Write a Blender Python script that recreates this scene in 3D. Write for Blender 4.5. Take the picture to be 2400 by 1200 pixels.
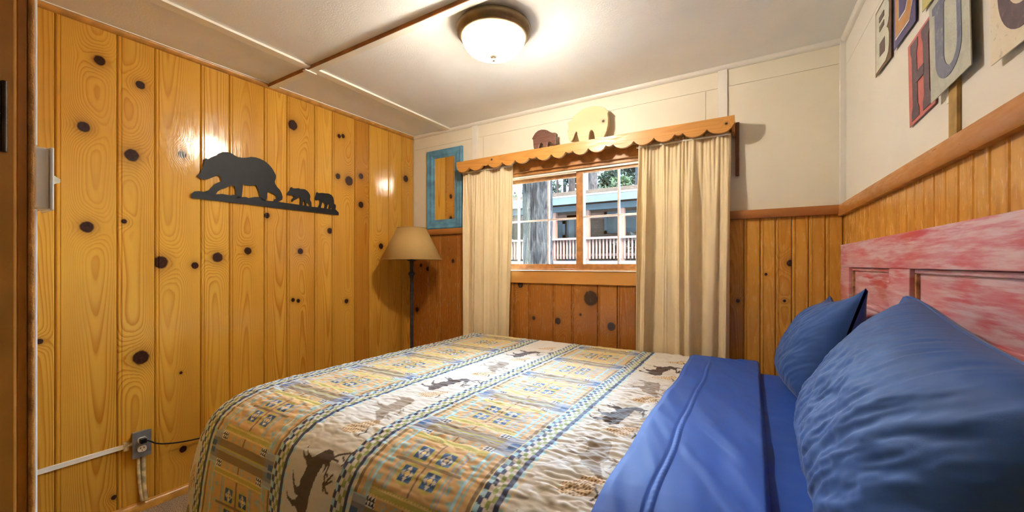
import bpy, bmesh, math, random
import numpy as np
from mathutils import Matrix, Vector
random.seed(7); RNG = np.random.RandomState(11)
for o in list(bpy.data.objects): bpy.data.objects.remove(o, do_unlink=True)
SC = bpy.context.scene; COL = SC.collection
R = math.radians

# ---------------------------------------------------------------- camera, world, sun, exposure
cam = bpy.data.cameras.new('camera'); camo = bpy.data.objects.new('camera', cam); COL.objects.link(camo)
camo.location = (2.517, -2.509, 1.196); camo.rotation_euler = (R(90), 0, R(31.2))
cam.sensor_width = 36; cam.lens = 930 / 2400 * 36; cam.shift_y = 20 / 2400; cam.clip_start = .02; cam.clip_end = 200
SC.camera = camo
w = bpy.data.worlds.new('sky'); SC.world = w; w.use_nodes = True
bg = w.node_tree.nodes['Background']; bg.inputs[0].default_value = (.52, .75, 1, 1); bg.inputs[1].default_value = 66.0
sun = bpy.data.lights.new('sun', 'SUN'); sun.energy = 60; sun.angle = R(1.5); sun.color = (1, .93, .80)
suno = bpy.data.objects.new('sun', sun); COL.objects.link(suno)
suno.rotation_euler = Vector((-.62, .50, -.78)).to_track_quat('-Z', 'Y').to_euler()
LAMP_W = 100; LAMP_COL = (1, .945, .85)
vs = SC.view_settings; vs.view_transform = 'Standard'; vs.look = 'None'; vs.exposure = 0.10; vs.gamma = 1; vs.use_curve_mapping = False
SC.cycles.max_bounces = 10; SC.cycles.diffuse_bounces = 6; SC.cycles.transparent_max_bounces = 12
SC.cycles.sample_clamp_indirect = 100

# ---------------------------------------------------------------- node helpers
class NT:
    def __init__(s, name):
        s.m = bpy.data.materials.new(name); s.m.use_nodes = True; s.t = s.m.node_tree
        s.b = s.t.nodes['Principled BSDF']; s.o = s.t.nodes['Material Output']
    def n(s, k): return s.t.nodes.new(k)
    def set(s, inp, v):
        if isinstance(v, bpy.types.NodeSocket): s.t.links.new(v, inp)
        elif isinstance(v, (tuple, list)) and len(v) == 3 and inp.type == 'RGBA': inp.default_value = (*v, 1)
        else: inp.default_value = v
    def math(s, op, a, b=None, c=None, clamp=False):
        x = s.n('ShaderNodeMath'); x.operation = op; x.use_clamp = clamp
        for i, v in enumerate((a, b, c)):
            if v is not None: s.set(x.inputs[i], v)
        return x.outputs[0]
    def add(s, a, b): return s.math('ADD', a, b)
    def sub(s, a, b): return s.math('SUBTRACT', a, b)
    def mul(s, a, b): return s.math('MULTIPLY', a, b)
    def mix(s, f, a, b, mode='MIX'):
        x = s.n('ShaderNodeMix'); x.data_type = 'RGBA'; x.blend_type = mode
        s.set(x.inputs[0], f); s.set(x.inputs[6], a); s.set(x.inputs[7], b); return x.outputs[2]
    def noise(s, vec, scale=5, det=3, rough=.5, dist=0):
        x = s.n('ShaderNodeTexNoise'); s.set(x.inputs['Vector'], vec)
        x.inputs['Scale'].default_value = scale; x.inputs['Detail'].default_value = det
        x.inputs['Roughness'].default_value = rough; x.inputs['Distortion'].default_value = dist
        return x.outputs[0]
    def coord(s, k='Object'): return s.n('ShaderNodeTexCoord').outputs[k]
    def scale(s, vec, sc):
        x = s.n('ShaderNodeMapping'); s.set(x.inputs[0], vec); x.inputs['Scale'].default_value = sc; return x.outputs[0]
    def sep(s, v):
        x = s.n('ShaderNodeSeparateXYZ'); s.set(x.inputs[0], v); return x.outputs
    def comb(s, a, b, c):
        x = s.n('ShaderNodeCombineXYZ')
        for i, v in enumerate((a, b, c)): s.set(x.inputs[i], v)
        return x.outputs[0]
    def attr(s, name, kind='OBJECT'):
        x = s.n('ShaderNodeAttribute'); x.attribute_type = kind; x.attribute_name = name; return x
    def ramp(s, f, stops):
        x = s.n('ShaderNodeValToRGB'); s.set(x.inputs[0], f); e = x.color_ramp.elements
        while len(e) < len(stops): e.new(.5)
        for i, (p, c) in enumerate(stops): e[i].position = p; e[i].color = (*c, 1) if len(c) == 3 else c
        return x.outputs[0]
    def smooth(s, v, lo, hi, a=0., b=1.):
        x = s.n('ShaderNodeMapRange'); x.interpolation_type = 'SMOOTHSTEP'; s.set(x.inputs[0], v)
        for i, q in enumerate((lo, hi, a, b)): s.set(x.inputs[i + 1], q)
        return x.outputs[0]
    def bump(s, h, strength=.3, dist=.01):
        x = s.n('ShaderNodeBump'); s.set(x.inputs['Height'], h); x.inputs['Strength'].default_value = strength
        x.inputs['Distance'].default_value = dist; s.t.links.new(x.outputs[0], s.b.inputs['Normal'])
    def out(s, color=None, rough=None, spec=None, metal=None, **k):
        if color is not None: s.set(s.b.inputs['Base Color'], color)
        if rough is not None: s.set(s.b.inputs['Roughness'], rough)
        if spec is not None: s.b.inputs['Specular IOR Level'].default_value = spec
        if metal is not None: s.b.inputs['Metallic'].default_value = metal
        for a, v in k.items(): s.set(s.b.inputs[a.replace('_', ' ')], v)
        return s.m

def plain(name, col, rough=.6, var=.12, sc=20, spec=.4, metal=0., bump=0., bsc=60, **k):
    t = NT(name); c = t.coord(); n = t.noise(c, sc, 4)
    dark = tuple(x * (1 - var) for x in col); lite = tuple(min(1, x * (1 + var)) for x in col)
    cc = t.mix(t.smooth(n, .3, .7), dark, lite)
    if bump: t.bump(t.noise(c, bsc, 4, .6), bump, .004)
    return t.out(cc, rough, spec, metal, **k)

def pine(name, light, mid, dark, axis='z', gloss=.22, knots=5, contrast=1.0, bmp=.16):
    """varnished knotty pine; local x across, z along the board; per-object attributes par=(centre, seed, tint), ka..ke=(u, z, radius)"""
    t = NT(name); p = t.sep(t.coord())
    if axis == 'z': u, z = p[0], p[2]
    elif axis == 'x': u, z = p[2], p[0]
    else: u, z = p[2], p[1]
    par = t.sep(t.attr('par').outputs['Vector']); u0, seed, tint = par[0], par[1], par[2]
    v1 = t.comb(t.mul(u, 7), t.mul(seed, 3.7), t.add(t.mul(z, 1.1), t.mul(seed, 5.1)))
    lo = t.noise(v1, 1.0, 2, .45)
    du = t.sub(u, u0)
    F = t.add(t.mul(t.mul(du, du), 1100), t.mul(z, t.sub(t.mul(seed, 1.6), 4.8)))
    F = t.add(F, t.mul(lo, 6))
    mask = None; halo = None
    for k in 'abcde'[:knots]:
        a = t.sep(t.attr('k' + k).outputs['Vector'])
        dx = t.sub(u, a[0]); dz = t.mul(t.sub(z, a[1]), .92)
        wob = t.mul(t.sub(t.noise(t.comb(t.mul(u, 60), 0, t.mul(z, 60)), 1, 1), .5), .25)
        d2 = t.add(t.mul(dx, dx), t.mul(dz, dz))
        r = t.math('MAXIMUM', a[2], .0001)
        q = t.math('SQRT', d2); q = t.add(t.math('DIVIDE', q, r), wob)
        m = t.smooth(q, .85, 1.12, 1., 0.)
        m = t.mul(m, t.math('GREATER_THAN', a[2], .0005))
        g = t.math('POWER', 2.718, t.mul(t.mul(q, q), -.11))
        g = t.mul(g, t.math('GREATER_THAN', a[2], .0005))
        h = t.math('POWER', 2.718, t.mul(t.mul(q, q), -.42)); h = t.mul(h, t.math('GREATER_THAN', a[2], .0005))
        F = t.add(F, t.mul(g, t.mul(t.math('MINIMUM', t.mul(r, 320), 8), 1)))
        mask = m if mask is None else t.math('MAXIMUM', mask, m)
        halo = h if halo is None else t.math('MAXIMUM', halo, h)
    fr = t.math('FRACT', F)
    ring = t.ramp(fr, [(0, (.35,) * 3), (.12, (0,) * 3), (.5, (.10,) * 3), (.86, (.9,) * 3), (.94, (1.,) * 3), (1, (.35,) * 3)])
    ring = t.sep(ring)[0]
    fib = t.noise(t.comb(t.mul(u, 260), t.mul(seed, 9), t.mul(z, 5)), 1, 3, .6)
    amp = t.smooth(t.noise(t.comb(t.mul(u, 7), seed, t.mul(z, .9)), 1, 2), .25, .75, .25, 1.)
    base = t.mix(t.math('MULTIPLY', t.mul(ring, amp), 1.0 * contrast, clamp=True), light, mid)
    base = t.mix(t.math('MULTIPLY', t.smooth(fib, .5, .8), .22, clamp=True), base, mid)
    blotch = t.smooth(t.noise(t.comb(t.mul(u, 5), t.mul(seed, 2.3), t.mul(z, 1.1)), 1, 3), .45, .8)
    base = t.mix(t.mul(blotch, .38), base, dark)
    base = t.mix(t.mul(tint, .75), base, dark)
    if halo is not None:
        base = t.mix(t.mul(halo, .68), base, (.17, .06, .018))
        base = t.mix(mask, base, t.mix(t.noise(t.comb(t.mul(u, 90), 0, t.mul(z, 90)), 1, 2), (.012, .006, .006), (.06, .022, .014)))
    wav = t.noise(t.comb(t.mul(u, 26), seed, t.mul(z, 10)), 1, 2)
    fine = t.noise(t.comb(t.mul(u, 120), seed, t.mul(z, 18)), 1, 2)
    t.bump(t.add(t.add(t.mul(wav, .8), t.mul(ring, .05)), t.mul(fine, .12)), bmp, .006)
    return t.out(base, t.smooth(fine, .2, .8, gloss * .75, gloss * 1.4), .5)

PINE = pine('varnished_pine', (.66, .365, .052), (.43, .17, .018), (.36, .125, .014), gloss=.14, bmp=.13)
PINE2 = pine('reddish_shaded_pine', (.47, .195, .034), (.29, .09, .014), (.21, .055, .010))  # reddish pine, darkened so the backlit wall's shade sits in its colour
PINE3 = pine('wainscot_pine', (.64, .335, .062), (.46, .19, .026), (.38, .13, .018), knots=2)
RAILX = pine('rail_wood_x', (.40, .155, .035), (.24, .075, .016), (.2, .05, .012), axis='x', knots=1, bmp=.04, gloss=.35, contrast=.6)  # back-wall rail, darkened like the planks to carry that wall's shade
RAILY = pine('rail_wood_y', (.52, .22, .045), (.34, .115, .02), (.2, .06, .012), axis='y', knots=1, bmp=.04, gloss=.35, contrast=1.2)
VALW = pine('valance_wood', (.58, .275, .065), (.42, .17, .035), (.3, .11, .025), axis='x', knots=2, gloss=.35, contrast=.7)
SASHW = plain('sash_wood', (.42, .19, .06), .4, .2, 30)
JAMBW = plain('jamb_wood', (.46, .19, .03), .28, .12, 14, bump=.05, bsc=60)
MOULD = plain('moulding_wood', (.50, .24, .05), .35, .2, 18)
CREAM = plain('cream_paint', (.69, .645, .53), .55, .03, 3, bump=.06, bsc=40)
CREAM2 = plain('cream_gloss', (.69, .67, .62), .35, .03, 3, bump=.05, bsc=30)
WHITE = plain('white_paint', (.80, .78, .70), .4, .04, 6)
CEIL = plain('ceiling_board', (.80, .82, .825), .6, .04, 2.2, bump=.25, bsc=120)
BRONZE = plain('bronze', (.22, .155, .085), .38, .2, 12, metal=.75)
BLACKM = plain('black_metal', (.006, .006, .007), .5, .2, 30, spec=.3)
IRON = plain('dark_iron', (.028, .030, .040), .55, .3, 40, bump=.2, bsc=120)
BLUEP = plain('blue_frame_paint', (.10, .27, .42), .4, .25, 14)
CARPT = None
def carpet():
    t = NT('speckled_carpet'); c = t.coord(); n = t.noise(c, 240, 2, .6); n2 = t.noise(c, 70, 2)
    col = t.ramp(n, [(.3, (.12, .08, .05)), (.5, (.42, .33, .24)), (.68, (.72, .63, .5))])
    t.bump(t.add(n, t.mul(n2, .5)), .9, .012); return t.out(col, .95, .1)
CARPT = carpet()
def cloth(name, col, rough=.8, sheen=.3, wv=900, var=.1, trans=0, bump=.12, stint=(1, 1, 1)):
    t = NT(name); c = t.coord(); n = t.noise(c, 9, 3); f = t.noise(c, wv, 1)
    a = tuple(x * (1 - var) for x in col); b = tuple(min(1, x * (1 + var)) for x in col)
    t.bump(f, bump, .001)
    m = t.out(t.mix(n, a, b), rough, .25, Sheen_Weight=sheen, Sheen_Roughness=.4, Sheen_Tint=stint)
    if trans:
        tr = t.n('ShaderNodeBsdfTranslucent'); t.set(tr.inputs[0], col); mx = t.n('ShaderNodeMixShader'); mx.inputs[0].default_value = trans
        t.t.links.new(t.b.outputs[0], mx.inputs[1]); t.t.links.new(tr.outputs[0], mx.inputs[2]); t.t.links.new(mx.outputs[0], t.o.inputs[0])
    return m
CURT = cloth('curtain_cloth', (.76, .63, .41), .85, .1, trans=.10)
BLUE = cloth('blue_sheet', (.020, .085, .42), .55, .10, stint=(.7, .8, 1))
BLUE2 = cloth('blue_pillowcase', (.028, .090, .31), .6, .18, stint=(.8, .85, 1), var=.14)
SHADE = cloth('parchment_shade', (.44, .285, .105), .7, .0, 300, trans=.10)
def glassm():
    t = NT('window_glass'); tr = t.n('ShaderNodeBsdfTransparent'); gl = t.n('ShaderNodeBsdfGlossy'); gl.inputs['Roughness'].default_value = .02
    fr = t.n('ShaderNodeFresnel'); fr.inputs[0].default_value = 1.45; mx = t.n('ShaderNodeMixShader')
    t.t.links.new(fr.outputs[0], mx.inputs[0]); t.t.links.new(tr.outputs[0], mx.inputs[1]); t.t.links.new(gl.outputs[0], mx.inputs[2])
    t.t.links.new(mx.outputs[0], t.o.inputs[0]); return t.m
GLASS = glassm()
def bowlm():
    t = NT('frosted_bowl_glass'); tr = t.n('ShaderNodeBsdfTransparent'); tr.inputs[0].default_value = (1, .97, .92, 1)
    tl = t.n('ShaderNodeBsdfTranslucent'); tl.inputs[0].default_value = (.50, .47, .42, 1)
    m1 = t.n('ShaderNodeMixShader'); m1.inputs[0].default_value = .5; m2 = t.n('ShaderNodeMixShader'); m2.inputs[0].default_value = .25
    t.out((.86, .83, .76), .25); l = t.t.links.new
    l(tl.outputs[0], m1.inputs[1]); l(tr.outputs[0], m1.inputs[2]); l(m1.outputs[0], m2.inputs[1]); l(t.b.outputs[0], m2.inputs[2]); l(m2.outputs[0], t.o.inputs[0])
    return t.m
BOWL = bowlm()
MIRR = NT('mirror_silver').out((.92, .92, .92), .01, .5, 1.0)

# ---------------------------------------------------------------- mesh helpers
def link(name, me, mat=None, parent=None, loc=None):
    o = bpy.data.objects.new(name, me); COL.objects.link(o)
    if mat and me and not me.materials: me.materials.append(mat)
    if parent:
        o.parent = parent; q = Matrix.Identity(4); p = parent
        wl = parent.get('_w')
        if parent.parent is None and parent.type == 'EMPTY': o.matrix_parent_inverse = parent.matrix_basis.inverted()
    return o
def mesh(name, vs, fs, mat, parent=None, smooth=False):
    me = bpy.data.meshes.new(name); me.from_pydata([tuple(map(float, v)) for v in vs], [], fs); me.update()
    bm = bmesh.new(); bm.from_mesh(me); bmesh.ops.recalc_face_normals(bm, faces=bm.faces); bm.to_mesh(me); bm.free()
    if smooth:
        for p in me.polygons: p.use_smooth = True
    return link(name, me, mat, parent)
def tag(o, label, cat, group=None, kind=None):
    o['label'] = label; o['category'] = cat
    if group: o['group'] = group
    if kind: o['kind'] = kind
    return o
def thing(name, label, cat, loc=(0, 0, 0), group=None, kind=None):
    o = bpy.data.objects.new(name, None); COL.objects.link(o); o.location = loc; o.empty_display_size = .05
    o.matrix_basis = Matrix.Translation(loc)
    return tag(o, label, cat, group, kind)
class MB:
    def __init__(s): s.v = []; s.f = []
    def raw(s, v, f):
        k = len(s.v); s.v += [tuple(map(float, q)) for q in v]; s.f += [tuple(i + k for i in q) for q in f]; return s
    def box(s, a, b, bev=0):
        (x0, y0, z0), (x1, y1, z1) = a, b
        x0, x1 = sorted((x0, x1)); y0, y1 = sorted((y0, y1)); z0, z1 = sorted((z0, z1))
        if bev <= 0:
            return s.raw([(x, y, z) for x in (x0, x1) for y in (y0, y1) for z in (z0, z1)],
                         [(0, 1, 3, 2), (4, 6, 7, 5), (0, 4, 5, 1), (2, 3, 7, 6), (0, 2, 6, 4), (1, 5, 7, 3)])
        bm = bmesh.new(); bmesh.ops.create_cube(bm, size=1)
        for v in bm.verts: v.co = Vector((x0 + (v.co.x + .5) * (x1 - x0), y0 + (v.co.y + .5) * (y1 - y0), z0 + (v.co.z + .5) * (z1 - z0)))
        bmesh.ops.bevel(bm, geom=bm.edges[:], offset=bev, segments=2, affect='EDGES', profile=.6)
        bm.verts.index_update(); s.raw([v.co for v in bm.verts], [[v.index for v in f.verts] for f in bm.faces]); bm.free(); return s
    def prism(s, poly, fn, d0, d1):
        """poly of 2D points, fn(a,b,d)->xyz"""
        n = len(poly)
        v = [fn(a, b, d0) for a, b in poly] + [fn(a, b, d1) for a, b in poly]
        return s.raw(v, [tuple(range(n)), tuple(range(2 * n - 1, n - 1, -1))] + [(i, (i + 1) % n, n + (i + 1) % n, n + i) for i in range(n)])
    def lathe(s, prof, c=(0, 0, 0), seg=48, fl=None):
        v = []; f = []; n = len(prof)
        for i in range(seg):
            a = 2 * math.pi * i / seg
            for j, (r, z) in enumerate(prof):
                rr = r * (1 + (fl(i, j) if fl else 0)); v.append((c[0] + rr * math.cos(a), c[1] + rr * math.sin(a), c[2] + z))
        for i in range(seg):
            k = (i + 1) % seg
            for j in range(n - 1): f.append((i * n + j, k * n + j, k * n + j + 1, i * n + j + 1))
        return s.raw(v, f)
    def tube(s, path, r, seg=10, cap=True):
        P = [Vector(p) for p in path]; v = []; f = []; n = len(P)
        for i, p in enumerate(P):
            d = (P[min(i + 1, n - 1)] - P[max(i - 1, 0)]).normalized()
            u = d.cross(Vector((0, 0, 1)) if abs(d.z) < .9 else Vector((1, 0, 0))).normalized(); w_ = d.cross(u)
            rr = r[i] if isinstance(r, (list, tuple)) else r
            for k in range(seg): a = 2 * math.pi * k / seg; v.append(p + u * rr * math.cos(a) + w_ * rr * math.sin(a))
        for i in range(n - 1):
            for k in range(seg): f.append((i * seg + k, i * seg + (k + 1) % seg, (i + 1) * seg + (k + 1) % seg, (i + 1) * seg + k))
        if cap: f += [tuple(range(seg)), tuple(range((n - 1) * seg, n * seg))]
        return s.raw(v, f)
    def build(s, name, mat, parent=None, smooth=False): return mesh(name, s.v, s.f, mat, parent, smooth)
def autosmooth(o, ang=40):
    for p in o.data.polygons: p.use_smooth = True
    bm = bmesh.new(); bm.from_mesh(o.data)
    for e in bm.edges:
        if len(e.link_faces) == 2 and e.calc_face_angle(0) > R(ang): e.smooth = False
    bm.to_mesh(o.data); bm.free(); return o
def grid_mesh(name, P, mat, parent=None, col=None, closed_u=False):
    """P (n,m,3) numpy -> smooth quad mesh, fast"""
    n, m = P.shape[:2]; me = bpy.data.meshes.new(name)
    idx = np.arange(n * m).reshape(n, m)
    q = np.stack([idx[:-1, :-1], idx[1:, :-1], idx[1:, 1:], idx[:-1, 1:]], -1).reshape(-1, 4)
    me.vertices.add(n * m); me.vertices.foreach_set('co', P.reshape(-1).astype(np.float32))
    me.loops.add(q.size); me.loops.foreach_set('vertex_index', q.reshape(-1).astype(np.int32))
    me.polygons.add(len(q)); me.polygons.foreach_set('loop_start', (np.arange(len(q)) * 4).astype(np.int32))
    me.polygons.foreach_set('use_smooth', np.ones(len(q), bool)); me.update(calc_edges=True)
    if col is not None:
        a = me.color_attributes.new('print', 'FLOAT_COLOR', 'POINT')
        c4 = np.concatenate([col.reshape(-1, 3), np.ones((n * m, 1))], 1).astype(np.float32); a.data.foreach_set('color', c4.reshape(-1))
    return link(name, me, mat, parent)
def vnoise(X, Y, seed, sx=1., sy=1.):
    rs = np.random.RandomState(seed); T = rs.rand(256, 256)
    x = X * sx; y = Y * sy; xi = np.floor(x).astype(int); yi = np.floor(y).astype(int); fx = x - xi; fy = y - yi
    fx = fx * fx * (3 - 2 * fx); fy = fy * fy * (3 - 2 * fy)
    g = lambda a, b: T[a % 256, b % 256]
    return (g(xi, yi) * (1 - fx) + g(xi + 1, yi) * fx) * (1 - fy) + (g(xi, yi + 1) * (1 - fx) + g(xi + 1, yi + 1) * fx) * fy - .5
def fbm(X, Y, seed, sx, sy, o=3):
    r = 0; a = 1.
    for i in range(o): r = r + a * vnoise(X, Y, seed + i, sx * 2 ** i, sy * 2 ** i); a *= .5
    return r
sst = lambda e0, e1, x: (lambda t: t * t * (3 - 2 * t))(np.clip((x - e0) / (e1 - e0), 0, 1))

# ================================================================ THE ROOM
H = 2.30; BX = 2.91; FY = -2.34
LANG = R(1.147)
LD = Vector((-math.sin(LANG), -math.cos(LANG), 0)); LN = Vector((math.cos(LANG), -math.sin(LANG), 0))     # along the left wall towards the door, and into the room
RD = Vector((-math.sin(LANG), math.cos(LANG), 0)); RN = Vector((-math.cos(LANG), -math.sin(LANG), 0))     # right wall, towards the back wall
def lw(s, z, d=0): p = LD * s + LN * d; return (p.x, p.y, z)
def rw(s, z, d=0): p = Vector((BX, 0, 0)) - RD * s + RN * d; return (p.x, p.y, z)
S = 'structure'
fl = MB().box((-.3, -3.9, -.1), (3.4, .12, 0)).build('floor', CARPT); tag(fl, 'speckled beige loop carpet on the floor beside the bed', 'floor', kind=S)
ce = MB().box((-.3, -3.9, H), (3.4, .12, H + .1)).build('ceiling', CEIL); tag(ce, 'off-white textured board ceiling', 'ceiling', kind=S)
# left wall: backing slab + planks
sl = MB(); sl.prism([(-.12, 0), (2.45, 0), (2.45, H), (-.12, H)], lambda a, b, d: lw(a, b, d), -.10, -.013)
wl = sl.build('wall_left', PINE2); tag(wl, 'wall of wide golden varnished knotty pine planks', 'wall', kind=S)
def plank(parent, O, D, N, s0, w_, z0, z1, mat, knots=(), tint=0., t=.013, c=.005, bead=True, off=None):
    g = .0011; x0 = g; x1 = w_ - g
    pr = [(x0, 0), (x0, t - c), (x0 + c, t)]
    if bead and w_ > .05: pr += [(x1 - .0165, t), (x1 - .0140, t - .0030), (x1 - .0115, t)]
    pr += [(x1 - c, t), (x1, t - c), (x1, 0)]
    n = len(pr); off = t if off is None else off; v = [(a, b - off, z0) for a, b in pr] + [(a, b - off, z1) for a, b in pr]
    f = [(i, (i + 1) % n, n + (i + 1) % n, n + i) for i in range(n)] + [tuple(range(n)), tuple(range(2 * n - 1, n - 1, -1))]
    o = mesh('plank', v, f, mat, parent)
    X = Vector(D); Y = Vector(N); p = Vector(O) + X * s0
    o.matrix_basis = Matrix(((X.x, Y.x, 0, p.x), (X.y, Y.y, 0, p.y), (0, 0, 1, 0), (0, 0, 0, 1)))
    o['par'] = [w_ * random.uniform(.3, .7), random.uniform(0, 6), tint]
    ks = [k for k in knots if s0 - .02 < k[0] < s0 + w_ + .02][:5]
    for i, k in enumerate(ks): o['k' + 'abcde'[i]] = [k[0] - s0, k[1], abs(k[2])]
    return o
LB = [0.0, 0.135, 0.274, 0.46, 0.589, 0.772, 0.901, 1.087, 1.223, 1.41, 1.546, 1.738, 1.875, 2.069, 2.2, 2.34]
LK = [(1.933, 2.13, .0200), (1.984, 1.812, .021), (1.974, 1.365, .023), (1.793, 2.072, .018), (1.824, 1.722, .027), (1.851, 1.401, .010), (1.791, .742, .031), (2.112, .873, .0108), (1.628, 1.772, .0178), (1.715, 1.207, .029), (1.573, 1.191, .0165), (1.624, .229, .016), (1.633, .631, .007), (1.469, 1.236, .025), (1.315, 1.276, .020), (1.208, 1.496, .016), (1.051, 2.097, .030), (1.001, 1.283, .018), (1.049, .967, .012), (1.015, .959, .012), (.792, 1.432, .019), (.719, 2.116, .014), (.688, 2.124, .014), (.729, 1.827, .019), (.639, 1.809, .032), (.66, .929, .0155), (.537, 1.863, .020), (.537, 1.647, .022), (.351, 1.342, .021), (.093, 1.925, .026), (1.886, .106, .010)]
LT = [.35, .25, .10, .85, .30, .08, .28, .05, .12, 0, .06, 0, .08, .22, .2]
for i in range(len(LB) - 1):
    inside = [k for k in LK if LB[i] <= k[0] < LB[i + 1]]
    plank(wl, (0, 0, 0), LD, LN, LB[i], LB[i + 1] - LB[i], 0, H - .012, PINE, inside, LT[i])
# back wall with the window hole
WX0, WX1, WZ0, WZ1 = .74, 2.29, 1.15, 1.875
m = MB(); Y0, Y1 = .0, .12
m.box((-.12, Y0, 0), (WX0, Y1, H)); m.box((WX1, Y0, 0), (3.1, Y1, H)); m.box((WX0, Y0, 0), (WX1, Y1, WZ0)); m.box((WX0, Y0, WZ1), (WX1, Y1, H))
wb = m.build('wall_back', CREAM); tag(wb, 'window wall, cream panels above reddish pine wainscot', 'wall', kind=S)
def bpanel(x0, x1, z0, z1, d=.004): MB().box((x0 + .001, -d, z0 + .0012), (x1 - .001, .001, z1 - .0012), .0012).build('panel', CREAM, wb)
for (x0, x1) in ((.002, .6375), (.6895, 2.3525), (2.3985, 2.905)):
    bpanel(x0, x1, 2.184, H); 
bpanel(.002, .6375, 1.47, 2.184); bpanel(.6895, WX0, 1.47, 2.184); bpanel(WX0, WX1, WZ1, 2.184); bpanel(WX1, 2.3525, 1.47, 2.184); bpanel(2.3985, 2.905, 1.47, 2.184)
for x0, x1 in ((.637, .690), (2.352, 2.399)): MB().box((x0, -.013, 1.48), (x1, 0, H - .02), .0015).build('batten', CREAM2, wb)
MB().box((2.884, -.02, 1.48), (2.909, 0, H), .002).build('batten', CREAM2, wb)
BB = [.0, .179, .314, .5, .60, .70, .74, .83, .93, 1.016, 1.141, 1.337, 1.474, 1.656, 1.785, 1.902, 2.0, 2.1, 2.2, 2.29, 2.39, 2.477, 2.554, 2.622, 2.692, 2.762, 2.829, 2.897, 2.909]
BK = [(2.814, 1.189, .012), (2.736, 1.16, .018), (2.463, 1.224, .0155), (2.859, .809, .0184), (1.833, 1.05, .022), (1.724, .815, .0122), (1.537, .807, .0215), (1.301, .974, .047), (1.164, .799, .0255), (1.372, .862, .0086), (.225, 1.203, .0155), (.331, 1.144, .0068), (.25, 1.007, .0067), (.46, .997, .0094)]
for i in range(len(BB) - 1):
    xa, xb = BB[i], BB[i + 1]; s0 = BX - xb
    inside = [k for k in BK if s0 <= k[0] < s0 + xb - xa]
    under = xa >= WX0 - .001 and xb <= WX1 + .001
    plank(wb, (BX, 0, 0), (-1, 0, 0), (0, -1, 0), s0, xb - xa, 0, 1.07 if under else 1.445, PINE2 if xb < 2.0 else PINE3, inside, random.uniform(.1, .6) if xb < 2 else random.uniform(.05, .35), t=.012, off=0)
# right wall
m = MB(); m.prism([(-.13, 0), (2.45, 0), (2.45, H), (-.13, H)], lambda a, b, d: rw(a, b, d), -.12, 0)
wr = m.build('wall_right', CREAM2); tag(wr, 'headboard wall, cream panels above narrow golden pine boards', 'wall', kind=S)
def rpanel(s0, s1, z0, z1): 
    q = MB(); q.prism([(s0 + .001, z0 + .001), (s1 - .001, z0 + .001), (s1 - .001, z1 - .001), (s0 + .001, z1 - .001)], lambda a, b, d: rw(a, b, d), 0, .004); q.build('panel', CREAM2, wr)
rpanel(.02, 1.148, 1.47, 2.16); rpanel(.02, 1.148, 2.16, H); rpanel(1.19, 2.33, 1.47, 2.16); rpanel(1.19, 2.33, 2.16, H)
q = MB(); q.prism([(1.148, 1.485), (1.190, 1.485), (1.190, H), (1.148, H)], rw, 0, .012); q.build('batten', plain('bare_batten', (.36, .22, .06), .5, .2, 25), wr)
n_ = 35; pw = 2.33 / n_
for i in range(n_):
    sr = pw * (i + 1)
    plank(wr, (BX, 0, 0), tuple(RD), tuple(RN), -sr, pw, 0, 1.44, PINE3, (), random.choice([0, .05, .1, .2, .3]) if i > 4 else random.uniform(.1, .4), t=.012, c=.004, bead=False, off=0)
# front wall with the doorway the camera stands in, hall behind
m = MB(); m.box((-.3, FY - .10, 0), (1.372, FY, H)); m.box((2.66, FY - .10, 0), (3.2, FY, H)); m.box((1.372, FY - .10, 2.08), (2.66, FY, H))
wf = m.build('wall_front', PINE3); tag(wf, 'front wall with the doorway beside the light switch', 'wall', kind=S)
for nm, a, b, lb in (('wall_hall_left', (1.0, -3.8, 0), (1.05, FY - .10, H), 'hall wall left of the doorway'), ('wall_hall_right', (3.15, -3.8, 0), (3.2, FY - .10, H), 'hall wall right of the doorway'), ('wall_hall_back', (1.0, -3.85, 0), (3.2, -3.8, H), 'hall wall facing the doorway')):
    tag(MB().box(a, b).build(nm, CREAM), lb, 'wall', kind=S)
dr = MB().box((1.372, -2.45, 0), (1.384, -2.3595, 2.08), .004).build('door_1', JAMBW); tag(dr, 'dark stained pine door jamb at the left edge of the view', 'door frame', kind=S)
MB().box((1.368, -2.3590, 0), (1.3775, -2.3465, 2.08), .002).build('stop', JAMBW, dr)
MB().box((1.30, -2.3462, 0), (1.3805, -2.338, 2.14), .003).build('casing', plain('casing_wood', (.50, .22, .045), .15, .3, 30, bump=.5, bsc=160), dr)
MB().box((1.372, -2.45, 2.068), (2.66, -2.3595, 2.08), .002).build('head_jamb', JAMBW, dr)
MB().box((2.648, -2.45, 0), (2.66, -2.3595, 2.08), .002).build('jamb', JAMBW, dr)
hg = MB().box((1.3835, -2.40, 1.395), (1.3865, -2.3725, 1.52), .001)
hg.tube([(1.388, -2.374, 1.395), (1.388, -2.374, 1.52)], .0035); autosmooth(hg.build('hinge', plain('hinge_bronze', (.06, .035, .018), .4, .3, 30, metal=.4), dr))
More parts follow.
